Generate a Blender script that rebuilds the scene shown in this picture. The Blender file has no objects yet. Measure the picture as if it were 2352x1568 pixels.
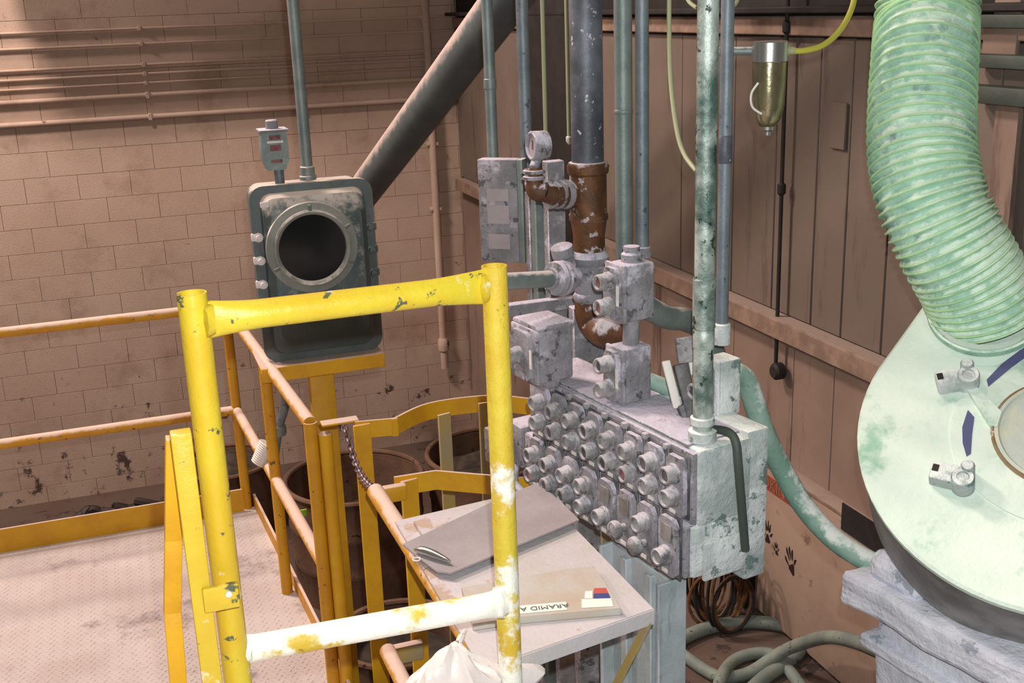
import bpy, bmesh, math, random
from mathutils import Vector, Matrix, noise
random.seed(7)
sc = bpy.context.scene
COL = sc.collection
V = Vector
# ------------------------------------------------------------------ camera
FPX, PITCH, ROLL, YAW = 2600.0, math.radians(16.606), math.radians(-2.089), math.radians(19.076)
EYE = V((0, 0, 4.0))
_cy, _sy = math.cos(YAW), math.sin(YAW)
FW = V((_sy*math.cos(PITCH), _cy*math.cos(PITCH), -math.sin(PITCH)))
_r = V((_cy, -_sy, 0)); _u = _r.cross(FW)
RT = _r*math.cos(ROLL) + _u*math.sin(ROLL)
UP = _u*math.cos(ROLL) - _r*math.sin(ROLL)
cam = bpy.data.cameras.new('camera'); cam.sensor_width = 36; cam.lens = 36*FPX/2352; cam.clip_start = .05
camo = bpy.data.objects.new('camera', cam); COL.objects.link(camo)
camo.matrix_world = Matrix(((RT.x, UP.x, -FW.x, EYE.x), (RT.y, UP.y, -FW.y, EYE.y), (RT.z, UP.z, -FW.z, EYE.z), (0, 0, 0, 1)))
sc.camera = camo
sc.view_settings.view_transform = 'Standard'; sc.view_settings.look = 'None'
sc.view_settings.gamma = 1; sc.view_settings.use_curve_mapping = False
sc.view_settings.exposure = 0.0
# ------------------------------------------------------------------ light
wld = bpy.data.worlds.new('hall_air'); sc.world = wld; wld.use_nodes = True
wld.node_tree.nodes['Background'].inputs[0].default_value = (1, .84, .76, 1)
wld.node_tree.nodes['Background'].inputs[1].default_value = .11
def lamp(name, loc, power, color, radius, kind='POINT', target=None, size=None, size_y=None):
    l = bpy.data.lights.new(name, kind); l.energy = power; l.color = color
    if kind == 'AREA':
        l.shape = 'RECTANGLE'; l.size = size; l.size_y = size_y or size
    else:
        l.shadow_soft_size = radius
    o = bpy.data.objects.new(name, l); COL.objects.link(o); o.location = loc
    if target is not None:
        o.rotation_euler = (V(target)-V(loc)).to_track_quat('-Z', 'Y').to_euler()
    return o
WARM = (1, .80, .69)
lamp('camera_flash', EYE + RT*.03 + UP*.075 + FW*.03, 230, (.95, 1.0, .97), .012)
lamp('overhead_lamp', (-1.6, 6.6, 8.2), 1500, WARM, .5)
hb = lamp('overhead_lamp', (-.6, 3.2, 8.4), 430, WARM, .4, 'SPOT', (-.2, 3.4, 0))
hb.data.spot_size = math.radians(64); hb.data.spot_blend = .6
lamp('overhead_lamp', (-4.5, 8.6, 7.4), 1100, WARM, .3)  # added lamp, grazes the block wall from the left for lit streaks

# ------------------------------------------------------------------ helpers
def ray(x, y): return FW + RT*((x-1176)/FPX) - UP*((y-784)/FPX)
def P(x, y, X=None, Y=None, Z=None, d=None):
    q = ray(x, y)
    t = d if d is not None else ((X-EYE.x)/q.x if X is not None else (Y-EYE.y)/q.y if Y is not None else (Z-EYE.z)/q.z)
    return EYE + q*t
def on_plane(x, y, o, n):
    q = ray(x, y); return EYE + q*((o-EYE).dot(n)/q.dot(n))
def s2l(c): return tuple(((v/255)/12.92 if v <= 10 else (((v/255)+.055)/1.055)**2.4) for v in c) + (1,)

MATS = {}
def mat(name, base, rough=.6, metal=0, var=None, chips=None, dust=None, bump=(60, .15), streak=None, emit=None, trans=0, alpha=1, ior=1.45, low=None):
    """var=(scale, colour, amount) chips=(scale, threshold, colour) dust=(colour, lo, hi, noise) streak=(scale, threshold, colour)"""
    if name in MATS: return MATS[name]
    m = bpy.data.materials.new(name); m.use_nodes = True; nt = m.node_tree; N = nt.nodes; L = nt.links
    b = N['Principled BSDF']; b.inputs['Roughness'].default_value = rough; b.inputs['Metallic'].default_value = metal
    geo = N.new('ShaderNodeNewGeometry'); pos = geo.outputs['Position']
    def nz(scale, detail=4, rgh=.6, vec=None):
        n = N.new('ShaderNodeTexNoise'); n.inputs['Scale'].default_value = scale; n.inputs['Detail'].default_value = detail; n.inputs['Roughness'].default_value = rgh
        L.new(vec or pos, n.inputs['Vector']); return n.outputs['Fac']
    def ramp(src, lo, hi, a=0, c=1):
        n = N.new('ShaderNodeMapRange'); n.interpolation_type = 'SMOOTHSTEP'; L.new(src, n.inputs[0])
        for i, v in zip((1, 2, 3, 4), (lo, hi, a, c)): n.inputs[i].default_value = v
        return n.outputs[0]
    def mix(fac, a, c):
        n = N.new('ShaderNodeMix'); n.data_type = 'RGBA'
        if isinstance(fac, float): n.inputs[0].default_value = fac
        else: L.new(fac, n.inputs[0])
        for s, v in ((6, a), (7, c)):
            if isinstance(v, tuple): n.inputs[s].default_value = v
            else: L.new(v, n.inputs[s])
        return n.outputs[2]
    col = s2l(base)
    if var: col = mix(ramp(nz(var[0], 5), .35, .65, 0, var[2]), col, s2l(var[1]))
    if streak:
        mp = N.new('ShaderNodeMapping'); mp.inputs['Scale'].default_value = (1, 1, .12); L.new(pos, mp.inputs['Vector'])
        col = mix(ramp(nz(streak[0], 6, .7, mp.outputs[0]), streak[1], streak[1]+.1), col, s2l(streak[2]))
    if chips: col = mix(ramp(nz(chips[0], 6, .65), chips[1], chips[1]+(chips[3] if len(chips) > 3 else .04)), col, s2l(chips[2]))
    if low:
        sz = N.new('ShaderNodeSeparateXYZ'); L.new(pos, sz.inputs[0])
        hz = ramp(sz.outputs[2], low[0], low[1], low[3], 0)
        n2 = N.new('ShaderNodeMath'); n2.operation = 'ADD'; L.new(nz(low[4], 6, .65), n2.inputs[0]); L.new(hz, n2.inputs[1])
        col = mix(ramp(n2.outputs[0], low[5] if len(low) > 5 else .60, (low[5] if len(low) > 5 else .60)+.08), col, s2l(low[2]))
    if dust:
        sx = N.new('ShaderNodeSeparateXYZ'); L.new(geo.outputs['Normal'], sx.inputs[0])
        ns = ramp(nz(14, 5, .7), .3, .7, -dust[3], dust[3])
        ad = N.new('ShaderNodeMath'); ad.operation = 'ADD'; L.new(sx.outputs[2], ad.inputs[0]); L.new(ns, ad.inputs[1])
        fac = ramp(ad.outputs[0], dust[1], dust[2])
        col = mix(fac, col, s2l(dust[0]))
        rr = N.new('ShaderNodeMapRange'); L.new(fac, rr.inputs[0]); rr.inputs[3].default_value = rough; rr.inputs[4].default_value = .95
        L.new(rr.outputs[0], b.inputs['Roughness'])
    if isinstance(col, tuple): b.inputs['Base Color'].default_value = col
    else: L.new(col, b.inputs['Base Color'])
    if bump:
        bp = N.new('ShaderNodeBump'); bp.inputs['Strength'].default_value = bump[1]; bp.inputs['Distance'].default_value = .01
        L.new(nz(bump[0], 6, .65), bp.inputs['Height']); L.new(bp.outputs[0], b.inputs['Normal'])
    if trans: b.inputs['Transmission Weight'].default_value = trans; b.inputs['IOR'].default_value = ior
    if emit: b.inputs['Emission Color'].default_value = s2l(emit[0]); b.inputs['Emission Strength'].default_value = emit[1]
    MATS[name] = m; return m

PINK = (214, 190, 184); LILAC = (190, 184, 200); WHITE = (232, 234, 242)
M_wall = mat('painted_block', (200, 176, 160), .85, var=(1.6, (188, 162, 146), .7), chips=(2.2, .52, (176, 150, 134), .2), bump=(120, .35), low=(.0, 1.9, (84, 68, 62), .10, 6, .67))
M_joint = mat('block_joint', (158, 134, 120), .95, bump=(80, .3))
M_wallr = mat('brown_wall_sheet', (122, 108, 98), .75, var=(1.2, (108, 95, 86), .8), streak=(7, .56, (98, 85, 77)), bump=(50, .1))
M_wallr2 = mat('tan_wall_sheet', (148, 126, 114), .75, var=(2, (134, 112, 100), .8), streak=(6, .56, (112, 92, 82)), bump=(50, .1))
M_dark = mat('grimy_steel_and_recess', (40, 36, 36), .7, var=(6, (26, 22, 22), .8))
M_trim = mat('tan_girt', (158, 132, 116), .7, var=(8, (120, 98, 86), .8), dust=((156, 138, 128), .5, .9, .3))
M_greenpost = mat('dull_green_steel', (72, 84, 76), .6, var=(5, (54, 62, 58), .8))
M_yel = mat('yellow_gate_paint', (208, 188, 52), .38, var=(5, (204, 162, 36), .7), chips=(22, .615, (84, 92, 70)), bump=(40, .25), low=(2.75, 3.3, (232, 232, 222), .13, 7))
M_yelw = mat('yellow_paint_caked', (210, 190, 62), .5, var=(7, (200, 158, 40), .6), chips=(40, .65, (150, 130, 40)), bump=(30, .5), low=(2.9, 3.35, (236, 236, 226), .16, 6))
M_rail = mat('yellow_rail_paint', (205, 150, 22), .55, var=(6, (190, 130, 24), .7), chips=(30, .62, (90, 70, 40)), dust=((216, 190, 176), .25, .75, .25), bump=(60, .2))
M_bar = mat('yellow_flat_bar', (214, 162, 22), .5, var=(7, (196, 140, 26), .7), dust=((200, 178, 168), .55, .95, .25), bump=(60, .2))
M_barb = mat('olive_dusty_flat_bar', (176, 150, 74), .7, var=(5, (160, 146, 120), .9), dust=(PINK, .6, .95, .25), bump=(60, .2))
M_plate = mat('powdered_deck', (200, 190, 189), .92, var=(2.2, (182, 168, 166), .8), chips=(3.5, .54, (150, 138, 138), .14), bump=(90, .3))
M_meter = mat('dark_grey_casting', (84, 96, 98), .45, .2, var=(5, (70, 82, 84), .8), dust=((200, 192, 184), .12, .5, .2), bump=(60, .15))
M_meter2 = mat('grey_casting_rim', (96, 106, 106), .5, .2, var=(8, (80, 88, 90), .8), dust=((198, 190, 182), .4, .9, .25))
M_glass = mat('dark_glass', (10, 18, 18), .12, bump=None)
M_bolt = mat('dusty_bolt', (214, 206, 206), .7)
M_pipe = mat('grey_green_conduit', (112, 124, 124), .5, .3, var=(12, (136, 146, 144), .7), chips=(40, .7, (70, 82, 80)), dust=((206, 200, 200), .6, .95, .2), bump=(40, .2))
M_pipew = mat('mottled_conduit', (74, 98, 92), .42, .3, var=(11, (196, 206, 200), .85), chips=(30, .59, (40, 54, 54)), bump=(40, .4))
M_bluep = mat('blue_grey_conduit', (104, 114, 124), .5, .3, var=(10, (130, 138, 144), .7), chips=(34, .62, (72, 84, 88)), bump=(40, .2))
M_black = mat('blackened_pipe', (66, 70, 78), .5, .2, var=(7, (112, 116, 128), .8), chips=(36, .62, (196, 196, 204)), bump=(30, .25))
M_rust = mat('rusty_iron', (104, 66, 36), .6, .2, var=(16, (70, 44, 26), .9), chips=(12, .59, (178, 168, 172)), dust=((200, 194, 202), .35, .8, .5), bump=(50, .4))
M_gear = mat('dust_caked_casting', (120, 119, 124), .8, var=(9, (154, 151, 160), .9), chips=(24, .57, (84, 84, 86), .06), dust=((200, 194, 210), .2, .75, .5), bump=(40, .9))
M_gearw = mat('white_powdered_casting', (168, 178, 178), .85, var=(7, (226, 230, 232), .9), chips=(11, .58, (110, 130, 128)), dust=((232, 236, 234), .3, .8, .4), bump=(34, 1.0))
M_knob = mat('dusty_button_guard', (124, 122, 124), .6, var=(26, (166, 163, 168), .9), chips=(34, .56, (92, 90, 92), .08), dust=((204, 200, 208), .35, .9, .4), bump=(60, .9))
M_red = mat('dull_red_cap', (112, 40, 44), .6, var=(40, (140, 110, 112), .6))
M_capd = mat('dark_cap', (58, 56, 58), .5, var=(30, (104, 100, 104), .7))
M_capg = mat('grey_cap', (128, 130, 130), .6, var=(30, (160, 158, 162), .7))
M_tag = mat('pale_tag', (214, 210, 206), .6)
M_col = mat('powdered_column', (158, 170, 172), .8, var=(5, (196, 200, 208), .8), streak=(14, .62, (126, 136, 142)), bump=(40, .3))
M_hood = mat('green_hood_in_powder', (226, 238, 226), .8, var=(3, (206, 224, 212), .8), chips=(6, .52, (150, 190, 168), .16), bump=(30, .4))
M_skirt = mat('stained_metal_skirt', (120, 116, 114), .5, .4, var=(7, (168, 166, 164), .8), streak=(9, .6, (92, 82, 78)), bump=(40, .2))
M_ring = mat('rust_edged_plate', (186, 196, 192), .7, var=(14, (206, 204, 176), .7), bump=(60, .3))
M_crust = mat('crusted_white_casting', (206, 208, 222), .9, var=(6, (230, 230, 240), .8), chips=(9, .62, (160, 166, 180)), bump=(26, 1.0))
M_duct = mat('green_fabric_duct', (146, 190, 168), .75, var=(9, (180, 214, 194), .8), chips=(10, .53, (116, 138, 140), .2), dust=((220, 238, 220), -.1, .8, .6), bump=(18, .6))
M_rib = mat('pale_green_wire_rib', (172, 214, 160), .6, var=(12, (146, 186, 150), .8), dust=((204, 232, 196), .1, .7, .4))
M_chute = mat('grey_chute', (92, 104, 108), .55, .3, var=(4, (110, 120, 122), .8), dust=((208, 190, 184), -.12, .4, .12))
M_tub = mat('brown_tub', (122, 92, 74), .85, var=(4, (96, 70, 56), .8), chips=(14, .62, (44, 34, 30)), bump=(40, .3))
M_tubin = mat('tub_dark_content', (44, 40, 34), .8, var=(6, (84, 70, 60), .9))
M_floor = mat('brown_floor', (92, 76, 68), .85, var=(1.5, (84, 62, 54), .8), chips=(6, .59, (54, 42, 38)), bump=(40, .3))
M_pad = mat('grimy_pad', (108, 92, 84), .85, var=(2, (92, 72, 64), .8), chips=(6, .59, (60, 48, 44)), bump=(40, .3))
M_hose = mat('grey_green_hose', (136, 146, 136), .65, var=(6, (112, 124, 122), .8), chips=(26, .62, (70, 78, 76)), bump=(30, .3))
M_hosel = mat('mottled_green_hose', (150, 176, 164), .6, dust=((214, 220, 216), .1, .7, .5), var=(7, (112, 150, 136), .9), chips=(12, .62, (84, 90, 96)), bump=(30, .4))
M_copper = mat('brown_cable', (128, 86, 48), .6, var=(30, (72, 50, 34), .8))
M_chain = mat('worn_chain', (134, 116, 124), .4, .6, var=(30, (84, 70, 74), .8))
M_shelf = mat('powdered_shelf', (186, 182, 180), .85, var=(4, (200, 192, 200), .8), chips=(4, .59, (182, 160, 146)), bump=(60, .3))
M_sheet = mat('grey_dusty_sheet', (150, 142, 146), .85, var=(5, (166, 158, 162), .8), bump=(50, .3))
M_card = mat('dusty_cardboard', (180, 164, 148), .85, var=(5, (186, 184, 180), .9), bump=(50, .2))
M_paper = mat('white_label', (232, 228, 220), .7, bump=None)
M_ink = mat('grey_print', (92, 94, 96), .8, bump=None)
M_pred = mat('red_print', (186, 84, 78), .7, bump=None)
M_pblue = mat('blue_print', (64, 70, 128), .7, bump=None)
M_bag = mat('white_plastic_bag', (226, 218, 214), .45, var=(6, (206, 196, 196), .7), chips=(5.5, .60, (206, 120, 118)), bump=(20, .4))
M_steel = mat('satin_aluminium', (186, 188, 186), .28, .9, bump=(200, .05))
M_bowl = mat('clear_bowl', (176, 176, 120), .12, bump=None, trans=.55)
M_yglass = mat('yellow_glass', (168, 164, 52), .25, bump=None, trans=.2)
M_tube = mat('pale_tube', (158, 162, 128), .5, bump=None)
M_ytube = mat('yellow_air_hose', (176, 172, 66), .45, bump=None)
M_signred = mat('orange_red_sign', (172, 80, 52), .7, var=(20, (140, 60, 40), .6))
M_board = mat('tan_board', (170, 146, 130), .75, var=(3, (154, 130, 115), .8), chips=(9, .6, (130, 106, 92), .08), bump=(50, .1))
M_soot = mat('black_grease', (44, 32, 28), .6)
M_lime = mat('lime_tag', (170, 220, 60), .6)
M_purple = mat('slate_inner', (86, 88, 128), .6)

WM = {}
def smooth(me, ang=38):
    for p in me.polygons: p.use_smooth = True
    try: me.set_sharp_from_angle(angle=math.radians(ang))
    except Exception: pass
class MB:
    def __init__(s): s.v = []; s.f = []
    def add(s, vs, fs, M=None):
        o = len(s.v); s.v += [(M @ V(a)) if M else V(a) for a in vs]; s.f += [tuple(i+o for i in f) for f in fs]; return s
    def box(s, c, size, M=None, r=0, seg=2):
        bm = bmesh.new(); bmesh.ops.create_cube(bm, size=1)
        for a in bm.verts: a.co = V((a.co.x*size[0], a.co.y*size[1], a.co.z*size[2])) + V(c)
        if r: bmesh.ops.bevel(bm, geom=bm.edges[:], offset=r, segments=seg, affect='EDGES', profile=.5)
        bm.verts.index_update()
        s.add([a.co.copy() for a in bm.verts], [[a.index for a in f.verts] for f in bm.faces], M); bm.free(); return s
    def beam(s, p, q, w, h, up=(0, 0, 1), r=0):
        p, q = V(p), V(q); z = (q-p).normalized(); x = V(up).cross(z)
        if x.length < 1e-4: x = V((1, 0, 0)).cross(z)
        x.normalize(); y = z.cross(x)
        M = Matrix(((x.x, y.x, z.x, (p.x+q.x)/2), (x.y, y.y, z.y, (p.y+q.y)/2), (x.z, y.z, z.z, (p.z+q.z)/2), (0, 0, 0, 1)))
        return s.box((0, 0, 0), (w, h, (q-p).length), M, r)
    def tube(s, pts, r, n=16, caps=True, closed=False):
        pts = [V(a) for a in pts]; k = len(pts); rs = r if isinstance(r, (list, tuple)) else [r]*k
        t0 = (pts[1]-pts[0]).normalized(); ref = V((0, 0, 1)) if abs(t0.z) < .9 else V((1, 0, 0))
        x = ref.cross(t0).normalized(); vs = []; fs = []
        for i in range(k):
            a = pts[(i-1) % k] if (closed or i > 0) else pts[i]; b = pts[(i+1) % k] if (closed or i < k-1) else pts[i]
            t = (b-a).normalized(); x = (x - t*x.dot(t)).normalized(); y = t.cross(x)
            for j in range(n):
                an = 2*math.pi*j/n; vs.append(pts[i] + (x*math.cos(an)+y*math.sin(an))*rs[i])
        for i in range(k if closed else k-1):
            i2 = (i+1) % k
            for j in range(n):
                j2 = (j+1) % n; fs.append((i*n+j, i*n+j2, i2*n+j2, i2*n+j))
        if caps and not closed:
            fs.append(tuple(range(n))[::-1]); fs.append(tuple((k-1)*n+j for j in range(n)))
        return s.add(vs, fs)
    def lathe(s, M, prof, n=24, cap=True):
        vs = []; fs = []
        for r, h in prof:
            for j in range(n):
                a = 2*math.pi*j/n; vs.append((r*math.cos(a), r*math.sin(a), h))
        k = len(prof)
        for i in range(k-1):
            for j in range(n): fs.append((i*n+j, i*n+(j+1) % n, (i+1)*n+(j+1) % n, (i+1)*n+j))
        if cap:
            if prof[0][0] > 1e-5: fs.append(tuple(range(n))[::-1])
            if prof[-1][0] > 1e-5: fs.append(tuple((k-1)*n+j for j in range(n)))
        return s.add(vs, fs, M)
    def prism(s, poly, z0, z1, M=None):
        n = len(poly); vs = [(a, b, z0) for a, b in poly] + [(a, b, z1) for a, b in poly]
        fs = [tuple(range(n))[::-1], tuple(range(n, 2*n))] + [(i, (i+1) % n, (i+1) % n+n, i+n) for i in range(n)]
        return s.add(vs, fs, M)
    def pipe(s, p, q, ro, ri, n=24):
        p, q = V(p), V(q); return s.lathe(frame(p, q-p), [(ri, 0), (ro, 0), (ro, (q-p).length), (ri, (q-p).length), (ri, 0)], n, False)
    def mesh(s, name, m, ang=38):
        me = bpy.data.meshes.new(name); me.from_pydata([tuple(a) for a in s.v], [], s.f); me.validate()
        bm = bmesh.new(); bm.from_mesh(me); bmesh.ops.recalc_face_normals(bm, faces=bm.faces[:]); bm.to_mesh(me); bm.free()
        me.materials.append(m); smooth(me, ang); return me
    def build(s, name, m, parent=None, ang=38):
        if parent is None and s.v:
            xs = [a.x for a in s.v]; ys = [a.y for a in s.v]; zs = [a.z for a in s.v]
            o = V(((min(xs)+max(xs))/2, (min(ys)+max(ys))/2, min(zs))); s.v = [a-o for a in s.v]
            ob = bpy.data.objects.new(name, s.mesh(name, m, ang)); COL.objects.link(ob); ob.location = o; WM[ob] = Matrix.Translation(o); return ob
        return inst(s.mesh(name, m, ang), name, parent, Matrix.Identity(4))
def inst(me, name, parent, M):
    ob = bpy.data.objects.new(name, me); COL.objects.link(ob); ob.parent = parent
    if parent is not None: ob.matrix_parent_inverse = WM[parent].inverted()
    ob.matrix_basis = M; WM[ob] = M.copy(); return ob
def frame(o, z, up=None):
    z = V(z).normalized(); u = V(up) if up is not None else (V((0, 0, 1)) if abs(z.z) < .95 else V((0, 1, 0)))
    x = u.cross(z).normalized(); y = z.cross(x); o = V(o)
    return Matrix(((x.x, y.x, z.x, o.x), (x.y, y.y, z.y, o.y), (x.z, y.z, z.z, o.z), (0, 0, 0, 1)))
def basis(o, x, y, z=(0, 0, 1)):
    x, y, z, o = V(x), V(y), V(z), V(o)
    return Matrix(((x.x, y.x, z.x, o.x), (x.y, y.y, z.y, o.y), (x.z, y.z, z.z, o.z), (0, 0, 0, 1)))
def tag(o, label, cat, group=None):
    o['label'] = label; o['category'] = cat
    if group: o['group'] = group
    return o
def thing(name, loc, label, cat, group=None):
    o = bpy.data.objects.new(name, None); COL.objects.link(o); o.location = V(loc); o.empty_display_size = .1
    WM[o] = Matrix.Translation(V(loc)); return tag(o, label, cat, group)
def struct(o): o['kind'] = 'structure'; return o
def stuff(o): o['kind'] = 'stuff'; return o
def spline(pts, n=8):
    pts = [V(p) for p in pts]; out = []
    for i in range(len(pts)-1):
        p0 = pts[max(i-1, 0)]; p1 = pts[i]; p2 = pts[i+1]; p3 = pts[min(i+2, len(pts)-1)]
        for k in range(n):
            t = k/n; out.append(.5*((2*p1)+(p2-p0)*t+(2*p0-5*p1+4*p2-p3)*t*t+(3*p1-p0-3*p2+p3)*t**3))
    out.append(pts[-1]); return out
def text_mesh(txt, size, m, M, parent, name='lettering', ext=.0008):
    cu = bpy.data.curves.new('t', 'FONT'); cu.body = txt; cu.size = size; cu.extrude = ext; cu.align_x = 'CENTER'; cu.align_y = 'CENTER'; cu.resolution_u = 3
    o = bpy.data.objects.new('t', cu); COL.objects.link(o)
    bpy.context.view_layer.update()
    me = bpy.data.meshes.new_from_object(o.evaluated_get(bpy.context.evaluated_depsgraph_get()))
    bpy.data.objects.remove(o); me.materials.clear(); me.materials.append(m)
    return inst(me, name, parent, M)
def roughen(mb, amp, sc_, seed=0):
    for i, a in enumerate(mb.v):
        q = a*sc_ + V((seed*3.1, seed*1.7, seed))
        mb.v[i] = a + V((noise.noise(q), noise.noise(q+V((9, 0, 0))), noise.noise(q+V((0, 9, 0)))))*amp

# ------------------------------------------------------------------ setting
YB, XR = 9.9, 3.0
wall = MB().box((0, YB+.1028, 3.3), (6.6, .2, 6.6)).build('wall_back', M_joint); struct(wall)
CH, CW = .2032, .4064
z0 = P(0, 474, Y=YB).z % CH
xj = P(59, 445, Y=YB).x
def block_mesh(w):
    b = MB().box((0, 0, 0), (w-.003, .012, CH-.003), None, .0015, 1); return b.mesh('block', M_wall, 20)
full = block_mesh(CW)
nfree = 0; rest = MB()
zi = z0 - 2*CH
row = 0
kref = round((P(0, 474, Y=YB).z - z0)/CH)
while zi < 6.5:
    k = round((zi-z0)/CH); zc = zi+CH/2
    off = 0 if (k-kref) % 2 == 0 else CW/2
    x = xj+off - math.ceil((xj+off+3.3)/CW)*CW
    while x < XR-.02:
        x1 = x+CW
        if x1 > XR: x1 = XR
        if zc > .02:
            inv = -1.15 < x+.2 < 3.1 and zc < 4.35
            cx = (x+x1)/2; jy = random.uniform(-.0006, .0006)
            if inv and nfree < 300:
                inst(full if x1-x > CW-.01 else block_mesh(x1-x), 'block', wall, Matrix.Translation((cx, YB+jy, zc))); nfree += 1
            else: rest.box((cx, YB+jy, zc), (x1-x-.003, .012, CH-.003))
        x = x1 if x1 < XR else XR+1
    zi += CH
stuff(rest.build('block_field', M_wall, wall))

wr = struct(MB().box((XR+.12, 4.5, 3.3), (.2, 11.2, 6.6)).build('wall_right', M_dark))
jy = [YB] + [9.0, 8.1, 7.2] + [P(x, 300, X=XR).y for x in (1480, 1571, 1692, 1790, 1886, 1960, 2060, 2170, 2300)] + [2.7, 2.2, 1.6, 1.0, .2]
for a, b in zip(jy[:-1], jy[1:]):
    MB().box((XR, (a+b)/2, 3.16), (.03, a-b-.008, 1.30), None, .004, 1).build('wall_sheet', M_wallr, wr)
    MB().box((XR+.01, (a+b)/2, 5.35), (.03, a-b-.008, 2.6), None, .004, 1).build('wall_sheet', M_wallr, wr)
jl = [YB, 9, 8.2, 7.4, 6.6, 5.9, 5.25] + [P(x, 800, X=XR).y for x in (1690, 1830, 1925)] + [3.5, 3.0, 2.4, 1.7, 1, .2]
for a, b in zip(jl[:-1], jl[1:]):
    MB().box((XR, (a+b)/2, 1.22), (.03, a-b-.008, 2.44), None, .004, 1).build('wall_sheet', M_wallr2, wr)
g = MB().box((XR-.05, 4.9, 2.50), (.09, 9.8, .012), None, .002, 1).box((XR-.092, 4.9, 2.455), (.010, 9.8, .09), None, .002, 1)
struct(g.build('trim_1', M_trim))
g = MB().box((XR-.03, 4.9, 3.86), (.05, 9.8, .085), None, .006, 1)
struct(g.build('trim_2', M_trim))
g = MB().box((XR-.06, 4.9, 3.93), (.12, 9.8, .03), None, .006, 1)
struct(g.build('trim_3', M_dark))
g = MB().box((XR-.025, P(1937, 290, X=XR).y, P(1937, 288, X=XR).z), (.012, .11, .2), None, .003, 1)
inst(g.mesh('patch_plate', M_wallr), 'patch_plate', wr, Matrix.Identity(4))
struct(MB().box((0, 4.5, -.06), (7.2, 11.4, .12)).build('floor', M_floor))
pad = MB().box((2.30, 4.35, .435), (1.34, 3.9, .87), None, .02)
tag(pad.build('machine_pad', M_pad), 'low grimy brown concrete pad along the right wall under the hoses', 'pad')

# ------------------------------------------------------------------ conduits along back wall
for i, (y, r) in enumerate([(78, .011), (115, .012), (165, .012), (187, .012), (209, .010), (238, .02), (290, .022)]):
    z = P(0, y, Y=YB-.05).z
    words = ['topmost', 'second from the top', 'third from the top', 'fourth from the top', 'fifth from the top', 'thicker, sixth from the top', 'thickest and lowest'][i]
    w = thing('wall_conduit', (0, YB-.05, z), 'thin tan conduit running across the block wall, %s of seven' % words, 'conduit', 'horizontal conduits on the block wall')
    MB().tube([(-3.2, YB-.012-r, z), (2.97, YB-.012-r, z)], r, 10).build('tube', M_wall, w)
    for x in (-.9, .35, 1.6, 2.7):
        MB().box((x, YB-.012-r, z), (.03, 2*r+.008, 2*r+.012), None, .003, 1).build('strap', M_wall, w)
# unseen box added above frame to shade the top of the wall
od = thing('shade_box', (1.3, 9.2, 4.62), 'unseen grey box added above the frame to shade the top of the block wall', 'duct')
MB().box((1.13, 9.22, 4.80), (3.6, .55, .48), None, .01).build('shade_box_body', M_chute, od)
for x in (-.3, .6, 1.5, 2.4): MB().box((x, 9.22, 4.80), (.04, .6, .53), None, .004, 1).build('flange', M_chute, od)
# vertical pipe on the back wall
p0 = P(1003, 500, Y=YB-.08)
w = thing('wall_drop_pipe', (p0.x, YB-.08, 1.45), 'pinkish vertical pipe strapped to the block wall near the corner', 'pipe')
MB().tube([(p0.x, YB-.08, P(1020, 845, Y=YB-.08).z), (p0.x, YB-.08, 5.5)], .034, 14).build('pipe', M_wall, w)
zz = P(1018, 792, Y=YB-.08).z
MB().lathe(Matrix.Translation((p0.x, YB-.08, zz-.07)), [(.03, 0), (.05, .02), (.055, .07), (.05, .12), (.036, .14)], 14).build('union', M_wall, w)
for y in (330, 480, 660): MB().box((p0.x, YB-.06, P(1000, y, Y=YB-.08).z), (.10, .08, .03), None, .004, 1).build('strap', M_wall, w)
# hanging rod on the right wall
a = P(1803, 200, X=2.94)
w = thing('hanging_cable', (2.94, a.y, P(1790, 860, X=2.94).z), 'thin dark vertical cable with a round fitting hanging on the brown wall', 'cable')
MB().tube([(2.94, a.y, P(1790, 850, X=2.94).z), (2.94, a.y, 5.2)], .010, 10).build('rod', M_dark, w)
for y in (62, 435): MB().lathe(Matrix.Translation((2.94, a.y, P(1800, y, X=2.94).z-.03)), [(.01, 0), (.02, .01), (.02, .05), (.01, .06)], 12).build('coupling', M_dark, w)
b = P(1787, 852, X=2.94)
MB().lathe(frame(b+V((-.03, 0, 0)), (1, 0, 0)), [(.0, 0), (.03, 0), (.042, .012), (.042, .05), (.03, .06)], 16).build('end_fitting', M_dark, w)
# steel frame at far right
fy = P(2375, 250, X=2.8).y
w = thing('steel_column', (2.85, fy, 0), 'dull green steel column with cross bars against the right wall', 'column')
MB().box((2.85, fy-.08, 3.45), (.12, .14, 5.1), None, .006).build('column_post', M_greenpost, w)
for y in (48, 140, 218):
    c = P(2290, y, X=2.92); MB().box((2.92, c.y-.02, c.z), (.07, .34, .045 if y != 218 else .06), None, .005).build('cross_bar', M_greenpost, w)
w = thing('wall_board', (2.95, 3.42, 2.9), 'pale round-topped board on the brown wall behind the green duct', 'board')
c = P(2305, 400, X=2.95); pl = [(-.055, -.75), (.055, -.75)] + [(.055*math.cos(t), .21+.06*math.sin(t)) for t in [i*math.pi/8 for i in range(9)]]
MB().prism(pl, -.01, .01, basis((2.95, c.y, c.z), (0, 1, 0), (0, 0, 1), (1, 0, 0))).build('panel', M_wallr2, w)
c = P(2318, 15, X=2.95); MB().box((2.95, c.y, c.z), (.02, .12, .10), None, .004).build('upper_panel', M_wallr2, w)
c = P(2300, 92, X=2.95); MB().box((2.95, c.y, c.z), (.02, .16, .10), None, .004).build('middle_panel', M_wallr2, w)

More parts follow.
